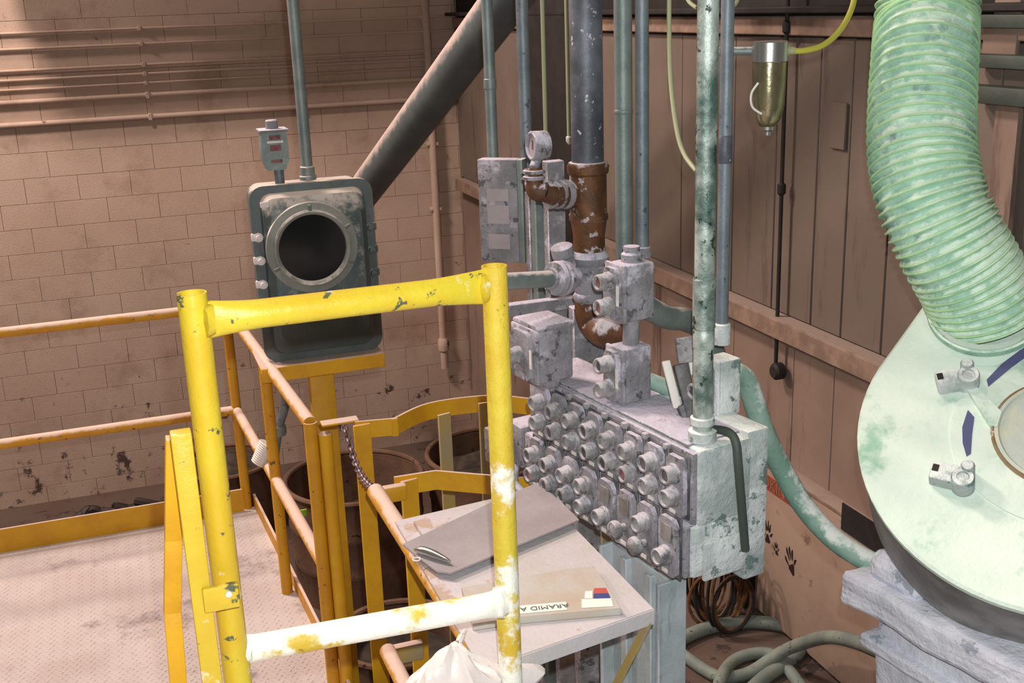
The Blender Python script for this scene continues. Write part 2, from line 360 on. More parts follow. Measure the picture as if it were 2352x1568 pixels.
# low sign board on right wall
XS = 2.90
a = P(1740, 1060, X=XS); b = P(1740, 1378, X=XS)
y1 = a.y; y0 = 2.6; zt = a.z; zb = .90
bd = thing('sign_board', (XS, (y0+y1)/2, zb), 'tan board with black handprints and a worn orange sign strip at the right wall', 'board')
MB().box((XS+.03, (y0+y1)/2, (zt+zb)/2), (.05, y1-y0, zt-zb), None, .004).build('panel', M_board, bd)
MB().box((XS-.0, y1+.025, (zt+zb)/2+.01), (.11, .05, zt-zb+.03), None, .004).build('edge_post', M_dark, bd)
MB().box((XS+.05, (y0+y1)/2, zt+.012), (.10, y1-y0, .02), None, .004).build('top_ledge', M_trim, bd)
sa = P(1742, 1085, X=XS); sb = P(1800, 1120, X=XS)
MB().box((XS+.002, (sa.y+sb.y)/2-.06, sa.z-.02), (.004, .36, .075)).build('sign_strip', M_signred, bd)
text_mesh('OKIN', .085, M_wallr2, basis((XS-.001, (sa.y+sb.y)/2-.03, sa.z-.022), (0, -1, 0), (0, 0, 1), (-1, 0, 0)), bd)
MB().box((XS+.001, P(2000, 1230, X=XS).y, P(1965, 1205, X=XS).z), (.006, .42, .13)).build('dark_opening', M_dark, bd)
def handprint(cx, cy, s, rot):
    mb = MB(); o = P(cx, cy, X=XS)
    M = basis((XS+.004, o.y, o.z), (0, -1, 0), (0, 0, 1), (-1, 0, 0)) @ Matrix.Rotation(rot, 4, 'Z')
    def blob(x, y, rx, ry, ang):
        pl = []
        for i in range(12):
            t = i*math.pi/6; k = 1+.25*math.sin(3*t+cx); q = (rx*math.cos(t)*k, ry*math.sin(t)*k)
            pl.append((x+q[0]*math.cos(ang)-q[1]*math.sin(ang), y+q[0]*math.sin(ang)+q[1]*math.cos(ang)))
        mb.prism(pl, 0, .0015, M)
    blob(.0, -.035*s, .022*s, .026*s, 0)
    for x, y, l, an in ((-.035, .0, .026, .5), (-.018, .038, .03, .2), (.002, .045, .03, 0), (.02, .036, .026, -.2), (.035, .004, .018, -.7)): blob(x*s, y*s, .006*s, l*s, an)
    mb.build('handprint', M_soot, bd)
handprint(1815, 1290, 1.05, .3); handprint(1762, 1225, .9, .0); handprint(1782, 1262, .5, .2)

# ------------------------------------------------------------------ tubs and floor things
def tub(name, c, r, h, label, cat='tub', group='tubs on the lower floor', fill=.75, tagged=False):
    w = thing(name, (c[0], c[1], 0), label, cat, group)
    M = Matrix.Translation((c[0], c[1], 0))
    MB().lathe(M, [(r*.94, 0), (r*.97, h*.3), (r*.985, h*.32), (r*.975, h*.35), (r*.985, h*.62), (r, h*.64), (r*.99, h*.67), (r, h-.03), (r-.02, h-.03), (r-.025, h*.1), (0, h*.1)], 40, False).build('shell', M_tub, w)
    MB().tube([(c[0]+r*math.cos(t), c[1]+r*math.sin(t), h-.015) for t in [i*math.pi/24 for i in range(48)]], .02, 8, closed=True).build('rim', M_tub, w)
    g = MB(); n = 30; vs = [(c[0], c[1], h*fill+.05)]; fs = []
    for k in range(1, 5):
        for j in range(n):
            t = 2*math.pi*j/n; rr = (r-.03)*k/4; vs.append((c[0]+rr*math.cos(t), c[1]+rr*math.sin(t), h*fill+.09*noise.noise(V((rr*4*math.cos(t), rr*4*math.sin(t), c[0])))))
    for j in range(n): fs.append((0, 1+j, 1+(j+1) % n))
    for k in range(3):
        for j in range(n): fs.append((1+k*n+j, 1+(k+1)*n+j, 1+(k+1)*n+(j+1) % n, 1+k*n+(j+1) % n))
    g.add(vs, fs).build('contents', M_tubin, w)
    return w
t1 = P(812, 1090, Z=.85)
w = tub('tub', (t1.x, t1.y), .48, .85, 'open brown round tub behind the yellow posts, lime tag on its side', fill=.55)
lt = P(695, 1178, d=7.6); MB().box((lt.x, lt.y, lt.z), (.06, .012, .05), None, .002, 1).build('lime_tag', M_lime, w)
tub('tub', (2.36, 7.35), .48, .88, 'open brown round tub with black rim inside the cage, right of the tagged tub', fill=.8)
tub('tub', (1.2, 5.6), .36, .62, 'rusty round tub low down under the powdered shelf', fill=.7)
tub('tub', (.55, 8.7), .36, .6, 'dark tub at the wall foot behind the corner post', fill=.85)
c = P(310, 1168, Y=9.3)
w = thing('scrap_bundle', (c.x, 9.3, 0), 'black heap of greasy scrap at the foot of the block wall', 'scrap')
g = MB(); 
for i in range(9):
    t = random.uniform(-.35, .35); g.tube(spline([(c.x+t, 9.3+random.uniform(-.1, .1), 0), (c.x+t+random.uniform(-.2, .2), 9.3, .05+.07*random.random()), (c.x+t+random.uniform(-.3, .3), 9.25, .02)], 5), .04, 8)
g.build('scraps', M_soot, w)

# ------------------------------------------------------------------ platform
ZP = 1.57
def xe(y): return .43 + (5.55-y)*.055
pf = thing('platform_deck', (-1.2, 3.6, 0), 'white-powdered checker plate platform deck on the left', 'platform')
poly = [(-3.2, 1.2), (xe(1.2)+.05, 1.2), (xe(5.5)+.05, 5.5), (-3.2, 5.5)]
MB().prism(poly, ZP-.03, ZP).build('deck_plate', M_plate, pf)
for x in (-2.8, -1.2, .35):
    for y in (1.5, 5.35): MB().box((x, y, (ZP-.03)/2), (.1, .1, ZP-.03), None, .005).build('leg', M_rail, pf)
lug = MB(); s = .026
iy = 0; y = 2.2
while y < 5.45:
    x = -1.6 + (s/2 if iy % 2 else 0)
    while x < xe(y)+.02:
        a = math.pi/4 if (iy + int((x+5)/s)) % 2 else -math.pi/4
        ca, sa_ = math.cos(a), math.sin(a); l, wd = .011, .0032
        vs = [(x+ca*l, y+sa_*l, ZP), (x-sa_*wd, y+ca*wd, ZP), (x-ca*l, y-sa_*l, ZP), (x+sa_*wd, y-ca*wd, ZP), (x, y, ZP+.0026)]
        lug.add(vs, [(0, 1, 4), (1, 2, 4), (2, 3, 4), (3, 0, 4)]); x += s
    y += s*.8; iy += 1
stuff(lug.build('tread_lugs', M_plate, pf))
e = MB(); e.beam((xe(1.3)+.04, 1.3, ZP+.01), (xe(5.5)+.04, 5.5, ZP+.01), .012, .12, (0, 0, 1)); e.build('edge_angle', M_rail, pf)
RPR = .024
# back rail
w = thing('guard_rail', (-1.2, 5.5, ZP), 'far yellow guard rail running left across the block wall with toe board', 'guard rail')
for z, nm in ((ZP+1.067, 'top_rail'), (ZP+.533, 'mid_rail')): MB().tube([(-3.1, 5.5, z), (xe(5.5), 5.5, z)], RPR, 16).build(nm, M_rail, w)
for x in (-2.9, -1.3, xe(5.5)): MB().tube([(x, 5.5, ZP), (x, 5.5, ZP+1.067)], RPR, 16).build('post', M_rail, w)
MB().beam((-3.1, 5.47, ZP+.06), (xe(5.5)-.02, 5.47, ZP+.06), .012, .12, (0, 0, 1)).build('toe_board', M_bar, w)
# side rail A-B-C
YC = 3.70
w = thing('guard_rail', (xe(4.6), 4.6, ZP), 'yellow guard rail along the platform edge from the corner to the chain', 'guard rail')
for z, nm in ((ZP+1.067, 'top_rail'), (ZP+.533, 'mid_rail')): MB().tube([(xe(5.47), 5.47, z), (xe(YC), YC, z)], RPR, 16).build(nm, M_rail, w)
MB().tube([(xe(4.53), 4.53, ZP), (xe(4.53), 4.53, ZP+1.067)], RPR, 16).build('post', M_rail, w)
MB().pipe((xe(YC), YC, ZP), (xe(YC), YC, ZP+1.072), RPR, .019).build('post', M_rail, w)
MB().tube([(xe(YC)+.046, YC-.02, ZP), (xe(YC)+.046, YC-.02, ZP+1.03)], .0235, 16).build('post', M_bar, w)
MB().box((xe(YC)+.1, YC-.01, ZP+1.062), (.13, .05, .008), None, .002, 1).build('chain_plate', M_bar, w)
# grey flexible stub on mid rail
a = P(592, 1065, Y=4.72); b = P(618, 1020, Y=4.72)
w = thing('ribbed_conduit', a, 'pale ribbed stub of flexible conduit beside the mid rail', 'conduit')
g = MB(); n = 22; g.tube([a+(b-a)*(i/n) for i in range(n+1)], [.030+(.004 if i % 2 else 0)+.014*i/n for i in range(n+1)], 16); g.build('ribbed_sleeve', M_tag, w)
# bent conduit behind the post
w = thing('flex_conduit', P(640, 1000, Y=4.72), 'short grey bent conduit below the round-window enclosure', 'conduit')
MB().tube(spline([P(640, 820, Y=4.62), P(652, 890, Y=4.66), P(655, 930, Y=4.72), P(640, 985, Y=4.75), P(630, 1060, Y=4.8)]), .019, 12).build('tube', M_bluep, w)
MB().lathe(frame(P(643, 975, Y=4.75), (0, 0, -1)), [(.02, 0), (.026, .005), (.026, .04), (.02, .05)], 14).build('coupling', M_pipe, w)

# chain between C and D
ca = P(790, 978, d=3.88); cb = P(856, 1120, d=3.4)
w = thing('chain', cb, 'worn steel chain hung across the ladder opening between yellow posts', 'chain')
g = MB(); pts = []
for i in range(16):
    t = i*math.pi/8; x = .009*math.cos(t); z = .0155*math.sin(t) + (.0 if abs(math.sin(t)) < .1 else 0); pts.append((x, 0, z))
g.tube(pts, .0042, 6, closed=True); lk = g.mesh('link', M_chain)
n = int((cb-ca).length/.024)
for i in range(n):
    c = ca.lerp(cb, (i+.5)/n) + V((0, 0, -.05*math.sin(math.pi*(i+.5)/n)))
    dv = ca.lerp(cb, min(1, (i+1.0)/n)) - ca.lerp(cb, i/n) + V((0, 0, -.05*math.cos(math.pi*(i+.5)/n)*math.pi/n))
    inst(lk, 'link', w, frame(c, dv) @ Matrix.Rotation(math.pi/2*(i % 2)+.4, 4, 'Z'))

# cage: U shaped hoop with hanging flat bars
ZT = ZP+1.067
w = thing('ladder_cage', (1.0, 3.4, 0), 'yellow flat-bar ladder cage hooping round the opening behind the gate', 'cage')
path = [P(815, 968, Z=ZT), P(905, 960, Z=ZT), P(985, 925, Z=ZT), P(1110, 908, Z=ZT), P(1195, 912, Z=ZT), V((1.36, 3.52, ZT)), V((1.34, 3.2, ZT)), V((1.22, 3.0, ZT)), P(1200, 1095, Z=ZT), P(1120, 1090, Z=ZT), P(1000, 1080, Z=ZT), P(905, 1095, Z=ZT)]
def band(pts, hgt, th, name, m, par):
    pts = [V(p) for p in pts]; vs = []; fs = []; k = len(pts)
    for i in range(k):
        t = (pts[min(i+1, k-1)]-pts[max(i-1, 0)]); t.z = 0; t.normalize(); nn = V((-t.y, t.x, 0))*th/2
        p = pts[i]; vs += [p+nn, p-nn, p-nn-V((0, 0, hgt)), p+nn-V((0, 0, hgt))]
    for i in range(k-1):
        for j in range(4): fs.append((i*4+j, i*4+(j+1) % 4, i*4+4+(j+1) % 4, i*4+4+j))
    fs += [(0, 1, 2, 3), tuple(4*(k-1)+j for j in (3, 2, 1, 0))]
    return MB().add(vs, fs).build(name, m, par)
sp = path[:2] + spline(path[1:-1], 5)[1:] + path[-1:]
band(sp, .062, .009, 'hoop', M_bar, w)
MB().box((sp[1].x, sp[1].y-.008, ZT-.031), (.02, .006, .064)).build('splice_plate', M_bar, w)
def vbar(x, y, z1, m, wd=.06, rz=0, z0=.0, name='flat_bar'):
    return MB().box((0, 0, (z1+z0)/2), (wd, .01, z1-z0), Matrix.Translation((x, y, 0)) @ Matrix.Rotation(rz, 4, 'Z'), .002, 1).build(name, m, w)
q = P(830, 985, Z=ZT-.02); vbar(q.x, q.y-.01, ZT, M_bar)
q = P(1025, 950, Z=ZT); vbar(q.x, q.y+.03, ZT-.01, M_barb, .05, .2)
q = P(930, 1100, Z=ZT); vbar(q.x+.01, q.y-.01, ZT, M_bar, .055, .12)
q = P(1340, 1200, Y=3.15); vbar(q.x, 3.15, ZT-.02, M_bar, .05, .6)
q = P(1392, 1300, Y=2.95); vbar(q.x, 2.95, ZT-.03, M_barb, .045, .5)
q = P(1222, 1500, Y=2.95); vbar(q.x, 2.99, ZT-.03, M_barb, .05, .1)
q = P(1130, 1300, Y=3.7); vbar(q.x, 3.7, ZT-.02, M_barb, .05, 0)
for z in (.5, 1.15):
    band([V((a.x, a.y, z)) for a in sp], .06, .009, 'hoop', M_barb, w)

# rail D-E
w = thing('guard_rail', (xe(2.5), 2.5, ZP), 'dust-caked yellow guard rail under the powdered shelf, near end at the gate', 'guard rail')
D = P(862, 1128, Z=ZT); E_ = P(1150, 1575, Z=ZT-.01)
for dz, nm in ((0, 'top_rail'), (-.534, 'mid_rail')):
    MB().tube([D+V((0, 0, dz)), E_+V((0, -.1, dz))], RPR+.001, 16).build(nm, M_rail, w)
MB().box((D.x+.05, D.y+.01, ZT-.02), (.09, .03, .05), None, .006).build('end_bracket', M_bar, w)
MB().box((D.x+.06, D.y+.01, ZT-.56), (.11, .03, .06), None, .006).build('end_bracket', M_barb, w)
MB().tube([(xe(1.98), 1.98, ZP), (xe(1.98), 1.98, ZT)], RPR, 14).build('post', M_rail, w)

# ------------------------------------------------------------------ shelf and papers
ZS = 2.668
w = thing('shelf', (.85, 2.35, ZS-.04), 'powdered sheet metal shelf on the rail, with a diagonal strut', 'shelf')
nr = P(1500, 1397, Z=ZS); fr = P(1308, 1200, Z=ZS); nl = P(1105, 1535, Z=ZS); fl = V((.6, 2.76, ZS)); fr2 = fr + (fr-nr)*.5
poly = [(nl.x, nl.y), (nr.x, nr.y), (fr2.x, fr2.y), (fl.x, fl.y)]
MB().prism(poly, ZS-.006, ZS).build('shelf_plate', M_shelf, w)
MB().beam(nl-V((0, 0, .02)), nr-V((0, 0, .02)), .008, .036).build('front_lip', M_shelf, w)
MB().beam(nr-V((0, 0, .018)), fr2-V((0, 0, .018)), .006, .03).build('side_lip', M_shelf, w)
MB().beam(nr-V((.01, 0, .03)), P(1400, 1600, Y=2.14), .006, .022, (0, 1, 0)).build('strut', M_barb, w)
# dark sheet
ZF = ZS+.012
def flat(name, quad, th, m, label, cat, rnd=0):
    q = [P(x, y, Z=ZS+.002+th) for x, y in quad]
    return tag(MB().prism([(a.x, a.y) for a in q], ZS+.001, ZS+.001+th).build(name, m), label, cat)
lower = tag(MB().prism([(a.x, a.y) for a in [P(x, y, Z=ZS+.02) for x, y in [(950, 1192), (1150, 1150), (1175, 1190), (985, 1245)]]], ZS+.002, ZS+.014).build('paper_pad', M_shelf), 'pale pad of paper peeking out under the grey folder', 'paper')
fq = [(925, 1246), (960, 1276), (1003, 1308), (1035, 1312), (1330, 1190), (1290, 1150), (1235, 1105), (1150, 1140)]
q = [P(x, y, Z=ZS+.024) for x, y in fq]
fo = thing('folder', (q[0].x+.2, q[0].y, ZS+.015), 'grey dusty folder with a metal clip lying across the shelf', 'folder')
MB().prism([(a.x, a.y) for a in q], ZS+.0155, ZS+.0205).build('cover', M_sheet, fo)
a, b = P(953, 1262, Z=ZS+.03), P(1035, 1290, Z=ZS+.03)
MB().tube(spline([a, a.lerp(b, .3)+V((0, 0, .006)), a.lerp(b, .7)+V((0, 0, .004)), b], 5), [.004, .006, .008, .010, .011, .011, .011, .011, .011, .010, .009, .008, .007, .006, .004, .002], 10).build('clip', M_steel, fo)
c = P(957, 1284, Z=ZS+.02); MB().tube([c+V((.009*math.cos(t), .009*math.sin(t), 0)) for t in [i*math.pi/8 for i in range(16)]], .0022, 6, closed=True).build('ring', M_tag, fo)
# cardboard box lid with labels
cq = [(1085, 1428), (1195, 1412), (1425, 1392), (1365, 1296), (1310, 1302), (1060, 1345)]
q = [P(x, y, Z=ZS+.022) for x, y in cq]
cb_ = thing('cardboard_box', (.8, 2.25, ZS), 'flat dusty cardboard box with a white label and printed hazard sticker', 'box')
MB().prism([(a.x, a.y) for a in q], ZS+.001, ZS+.018).build('lid', M_card, cb_)
zl = ZS+.0186
def quadpart(name, pts, m, par, z, th=.0008):
    q = [P(x, y, Z=z) for x, y in pts]; return MB().prism([(a.x, a.y) for a in q], z, z+th).build(name, m, par)
quadpart('label', [(1185, 1410), (1303, 1400), (1300, 1382), (1185, 1392)], M_paper, cb_, zl)
s_ = quadpart('hazard_sticker', [(1336, 1396), (1409, 1392), (1404, 1374), (1336, 1376)], M_paper, cb_, zl)
quadpart('number_square', [(1343, 1374), (1361, 1374), (1361, 1357), (1344, 1358)], M_paper, cb_, zl)
quadpart('blue_band', [(1363, 1374), (1402, 1373), (1398, 1363), (1363, 1364)], M_pblue, cb_, zl)
quadpart('red_band', [(1363, 1363), (1397, 1362), (1392, 1350), (1364, 1351)], M_pred, cb_, zl)
l0, l1 = P(1298, 1390, Z=zl+.001), P(1188, 1400, Z=zl+.001)
lx = (l1-l0).normalized(); ly = V((0, 0, 1)).cross(lx)
text_mesh('ARAMID AR', .024, M_ink, basis(l0.lerp(l1, .5)+V((0, 0, .0006)), lx, ly), cb_, ext=.0003)
# plastic bag hanging on the rail
bc = P(1040, 1585, d=2.30)
g = MB(); vs = []; fs = []; n = 44; k = 22
tip = P(1045, 1482, d=2.30)
for i in range(k+1):
    f = i/k; c_ = tip.lerp(bc + V((.02, 0, -.10)), f)
    w_ = (.012 + .135*min(1, f*1.5)**1.1)*(1 if f < .8 else math.cos((f-.8)/.2*1.2))
    for j in range(n):
        t = 2*math.pi*j/n
        fold = 1 + .13*math.sin(5*t+2.2*math.sin(f*5)) + .10*abs(math.sin(4.5*t+f*6)) + .5*noise.noise(V((math.cos(t)*1.6, math.sin(t)*1.6, f*4))) 
        vs.append(c_ + V((w_*math.cos(t)*fold, w_*.55*math.sin(t)*fold, .03*noise.noise(V((math.cos(t)*3, math.sin(t)*3, f*3))))))
for i in range(k):
    for j in range(n): fs.append((i*n+j, i*n+(j+1) % n, (i+1)*n+(j+1) % n, (i+1)*n+j))
fs.append(tuple(range(n))[::-1]); fs.append(tuple(k*n+j for j in range(n)))
g.add(vs, fs)
bg = thing('plastic_bag', bc-V((0, 0, .12)), 'crumpled white plastic bag with red print tied under the shelf', 'bag')
g.build('bag_body', M_bag, bg, 28)
MB().tube(spline([tip-V((0, 0, .01)), tip.lerp(P(1068, 1448, d=2.36), .5)+V((.002, 0, 0)), P(1068, 1448, d=2.36)]), [.011]*4+[.008]*6+[.005]*7, 7).build('knot', M_bag, bg)
# ------------------------------------------------------------------ foreground gate
gl = P(440, 672, d=1.85); gr = P(1135, 612, d=2.06)
gl.z = gr.z = (gl.z+gr.z)/2
ZU = gl.z - 1.07
struct(MB().box((-.4, .2, ZU-.04), (2.4, 3.6, .08)).build('floor_landing', M_plate))
def shift(px, py, d): return P(px, py, d=d)
gt = thing('gate_frame', (gl.x, gl.y, ZU), 'bright yellow pipe gate frame standing closest to the camera', 'gate')
RG = .0245
topL = P(440, 672, d=1.85); topR = P(1135, 610, d=2.08)
botL = V((topL.x, topL.y, ZU)); botR = V((topR.x, topR.y, ZU))
MB().pipe(botL, topL, RG, .0205, 28).build('post', M_yel, gt)
MB().pipe(botR, topR, RG*.98, .0205, 28).build('post', M_yelw, gt)
def flatrail(px0, px1, d0, d1, m, name, fl0=.10, fl1=.12):
    a, b = P(*px0, d=d0), P(*px1, d=d1); ax = (b-a).normalized(); L = (b-a).length
    sd = V((0, 0, 1)).cross(ax).normalized(); upv = ax.cross(sd); n = 24; k = 40; vs = []; fs = []
    for i in range(k+1):
        f = i/k; s_ = f*L
        e0 = max(0, 1-s_/fl0)**1.3 if fl0 else 0; e1 = max(0, 1-(L-s_)/fl1)**1.3 if fl1 else 0; e = max(e0, e1)
        hh = RG*(1+.42*e); ww = RG*(1-.72*e)
        for j in range(n):
            t = 2*math.pi*j/n; vs.append(a+ax*s_+sd*ww*math.cos(t)+upv*hh*math.sin(t))
    for i in range(k):
        for j in range(n): fs.append((i*n+j, i*n+(j+1) % n, (i+1)*n+(j+1) % n, (i+1)*n+j))
    MB().add(vs, fs).build(name, m, gt, 60)
    return a, b
flatrail((452, 737), (1130, 656), 1.86, 2.08, M_yel, 'top_rail')
flatrail((548, 1494), (1158, 1383), 2.058, 2.19, M_yelw, 'lower_rail', .04, .04)
for (x, y, d) in ((478, 735, 1.86), (1108, 660, 2.07), (562, 1489, 2.058), (1150, 1382, 2.19)):
    c = P(x, y, d=d); g = MB().lathe(frame(c-V((.008, 0, 0)), (1, .1, 0)), [(.012, 0), (.029, .003), (.0265, .010), (.0245, .016)], 18)
    roughen(g, .004, 70, x); g.build('weld', M_yel if y < 1000 else M_yelw, gt)
# flat bar strapped to left post
fb = thing('stop_bar', (gl.x-.03, gl.y-.02, ZU), 'yellow square bar strapped to the left of the nearest gate post', 'bar')
a0 = P(414, 990, d=1.86); a1 = P(482, 1480, d=1.98)
a1x = V((a0.x, a0.y, ZU))
MB().beam(a0, V((a0.x, a0.y, ZU)), .034, .030, (0, 1, 0), .003).build('bar', M_yel, fb)
c = P(512, 1362, d=1.945); MB().box((c.x-.004, c.y-.012, c.z), (.06, .012, .046), None, .003).build('strap_plate', M_yel, fb)
cc = P(525, 1362, d=1.93); MB().lathe(frame(cc+V((0, -.0, 0)), (0, -1, 0)), [(.006, 0), (.006, .006), (.003, .008)], 10).build('rivet', M_tag, fb)
sb_ = thing('side_bar', P(390, 1400, d=1.97), 'bent golden yellow flat bar, leftmost of the upright bars by the gate post', 'bar')
pp = [P(401, 1004, d=1.93), P(398, 1235, d=2.0), P(396, 1402, d=2.04), P(412, 1600, d=2.08)]
for a, b in zip(pp[:-1], pp[1:]): MB().beam(a, b+(b-a).normalized()*.002, .022, .03, (1, 0, 0), .002).build('bar_segment', M_bar, sb_)
MB().beam(pp[3], V((pp[3].x, pp[3].y, ZU)), .02, .03, (1, 0, 0), .002).build('bar_segment', M_yel, sb_)

# ------------------------------------------------------------------ round-window enclosure on stand
YM = 4.42
tl, tr, bl, br = P(578, 440, Y=YM), P(858, 418, Y=YM), P(600, 822, Y=YM), P(874, 808, Y=YM)
cx = (tl.x+tr.x+bl.x+br.x)/4; zt = (tl.z+tr.z)/2+.02; zb = (bl.z+br.z)/2; bw = .482; bh = zt-zb; zc_ = (zt+zb)/2
mt = thing('meter_enclosure', (cx, YM, zb), 'dark grey cast enclosure with a large round black window', 'enclosure')
def rrect(w_, h_, r, n=6):
    out = []
    for sx, sy, a0_ in ((1, 1, 0), (-1, 1, 90), (-1, -1, 180), (1, -1, 270)):
        for i in range(n+1):
            t = math.radians(a0_+90*i/n); out.append((sx*(w_/2-r)+r*math.cos(t), sy*(h_/2-r)+r*math.sin(t)))
    return out
MF = basis((cx, YM, zc_), (1, 0, 0), (0, 0, 1), (0, -1, 0))   # local z toward viewer
def loft(rings, M):
    mb = MB(); n = len(rings[0][0]); vs = []; fs = []
    for poly, z in rings: vs += [(a, b, z) for a, b in poly]
    for i in range(len(rings)-1):
        for j in range(n): fs.append((i*n+j, i*n+(j+1) % n, (i+1)*n+(j+1) % n, (i+1)*n+j))
    fs += [tuple(range(n))[::-1], tuple((len(rings)-1)*n+j for j in range(n))]
    return mb.add(vs, fs, M)
loft([(rrect(bw-.03, bh-.03, .05), -.20), (rrect(bw-.02, bh-.02, .05), -.02), (rrect(bw, bh, .055), -.02), (rrect(bw, bh, .055), .012)], MF).build('body', M_meter2, mt)
m_cov = loft([(rrect(bw-.075, bh-.06, .045), .012), (rrect(bw-.085, bh-.085, .05), .06), (rrect(bw-.13, bh-.17, .05), .085)], MF).build('cover', M_meter, mt, 30)
wc = P(717, 568, Y=YM-.09)
MW = basis((wc.x, YM-.083, wc.z), (1, 0, 0), (0, 0, 1), (0, -1, 0))
m_bez = MB().lathe(MW, [(.178, 0), (.176, .016), (.150, .018), (.150, .034), (.143, .038), (.132, .030), (.128, .0)], 56, False).build('window_bezel', mat('pale_bezel', (136, 138, 132), .6, var=(8, (112, 116, 114), .8), dust=((206, 200, 192), .2, .8, .3)), mt)
MB().lathe(MW, [(0, .016), (.131, .016), (.131, .004), (0, .004)], 48, False).build('window_glass', M_glass, m_bez)
for an in (90, 205, 335, 28):
    t = math.radians(an); MB().box((.153*math.cos(t), .153*math.sin(t), .03), (.012, .03, .012), MW @ Matrix.Translation((.155*math.cos(t), .155*math.sin(t), .03)) @ Matrix.Rotation(t-math.pi/2, 4, 'Z') @ Matrix.Translation((-.153*math.cos(t), -.153*math.sin(t), -.03)), .002, 1).build('bezel_lug', M_meter2, m_bez)
for sx in (-1, 1):
    for k, fz in enumerate((.24, .10, -.045, -.19)):
        g = MB().lathe(MF @ Matrix.Translation((sx*(bw/2-.021), bh*fz*.93, .012)), [(.018, 0), (.018, .012), (.012, .014), (.012, .03), (.0, .031)], 12)
        g.box((sx*(bw/2-.014), bh*fz*.93, .008), (.04, .030, .02), MF, .004); g.build('cover_bolt', M_bolt if sx < 0 else M_meter2, m_cov)
c = P(608, 471, Y=YM-.08); MB().box((c.x, c.y+.006, c.z), (.034, .006, .022), None, .002, 1).build('maker_plate', M_bolt, mt)
c = P(738, 782, Y=YM-.075); MB().box((c.x, YM-.058, c.z), (.10, .006, .045), None, .002, 1).build('name_plate', M_glass, mt)
for i in range(2): MB().box((c.x, YM-.0615, c.z+.012-.02*i), (.07, .002, .005)).build('plate_line', M_bolt, mt)
# stand
w = thing('enclosure_stand', (.70, 4.45, 0), 'yellow post with an angle-iron shelf carrying the round-window enclosure', 'stand')
a, b = P(600, 842, Y=YM-.06), P(878, 822, Y=YM-.06); za = (a.z+b.z)/2
MB().box(((a.x+b.x)/2, YM-.08, zb-.031), (b.x-a.x+.01, .008, .058), None, .002, 1).build('angle_front', M_bar, w)
MB().box(((a.x+b.x)/2, YM+.06, zb-.006), (b.x-a.x+.01, .27, .008), None, .002, 1).build('angle_top', M_bar, w)
c = P(740, 900, Y=YM+.06); MB().box((c.x, YM+.06, (zb-.01)/2), (.10, .06, zb-.012), None, .004).build('post', M_bar, w)
c = P(622, 868, Y=YM+.05); MB().box((c.x, YM+.06, zb-.045), (.07, .1, .06), None, .003).build('bracket', M_bar, w)
# conduit to ceiling and switch
c = P(707, 404, Y=YM+.09)
w = thing('riser_conduit', (c.x, YM+.09, zt-.005), 'grey-green conduit rising from the round-window enclosure out of view', 'conduit')
MB().tube([(c.x, YM+.09, zt-.005), (c.x, YM+.09, 6)], .0225, 18).build('tube', M_pipe, w)
MB().lathe(Matrix.Translation((c.x, YM+.09, zt-.003)), [(.034, 0), (.034, .014), (.029, .018), (.029, .05), (.024, .054)], 18).build('hub', M_pipe, w)
c0 = P(640, 400, Y=YM+.06)
w = thing('pilot_switch', (c0.x, YM+.06, zt), 'small grey switch box with a worn red label on the enclosure top', 'switch')
MB().tube([(c0.x+.002, YM+.06, zt-.004), (c0.x+.002, YM+.06, P(636, 385, Y=YM+.06).z)], .019, 14).build('nipple', M_bluep, w)
sz0, sz1 = P(636, 392, Y=YM).z, P(634, 303, Y=YM).z; scx = P(634, 350, Y=YM).x
pl = [(-.034, 0), (.034, 0), (.050, .035), (.052, .09), (.046, sz1-sz0), (-.046, sz1-sz0), (-.052, .09), (-.050, .035)]
MB().prism(pl, -.045, .035, basis((scx, YM+.05, sz0), (1, 0, 0), (0, 0, 1), (0, -1, 0))).build('box', M_pipe, w)
MB().box((scx, YM+.05, sz1+.004), (.112, .11, .010), None, .003).build('lid', M_gear, w)
MB().lathe(Matrix.Translation((scx, YM+.05, sz1+.008)), [(.024, 0), (.024, .03), (.02, .034)], 14).build('plug', M_gear, w)
for i, (dz, hh, m) in enumerate(((.125, .016, M_red), (.108, .008, M_paper), (.085, .022, M_red), (.035, .012, M_red))):
    MB().box((scx+.002, YM+.0135, sz0+dz), (.042 if i != 1 else .062, .002, hh)).build('label', m, w)
# diagonal chute
ca, cb2 = P(735, 575, d=9.2), P(1178, -20, d=5.6)
w = thing('diagonal_chute', ca, 'thick grey diagonal pipe with dusty top running up behind the pipes', 'pipe')
dv = (cb2-ca).normalized()
MB().tube([ca, ca.lerp(cb2, .5), cb2+dv*1.6], .118, 32).build('tube', M_chute, w)
MB().lathe(frame(ca+dv*.05, dv), [(.118, 0), (.135, .01), (.135, .04), (.118, .05)], 32).build('flange', M_chute, w)

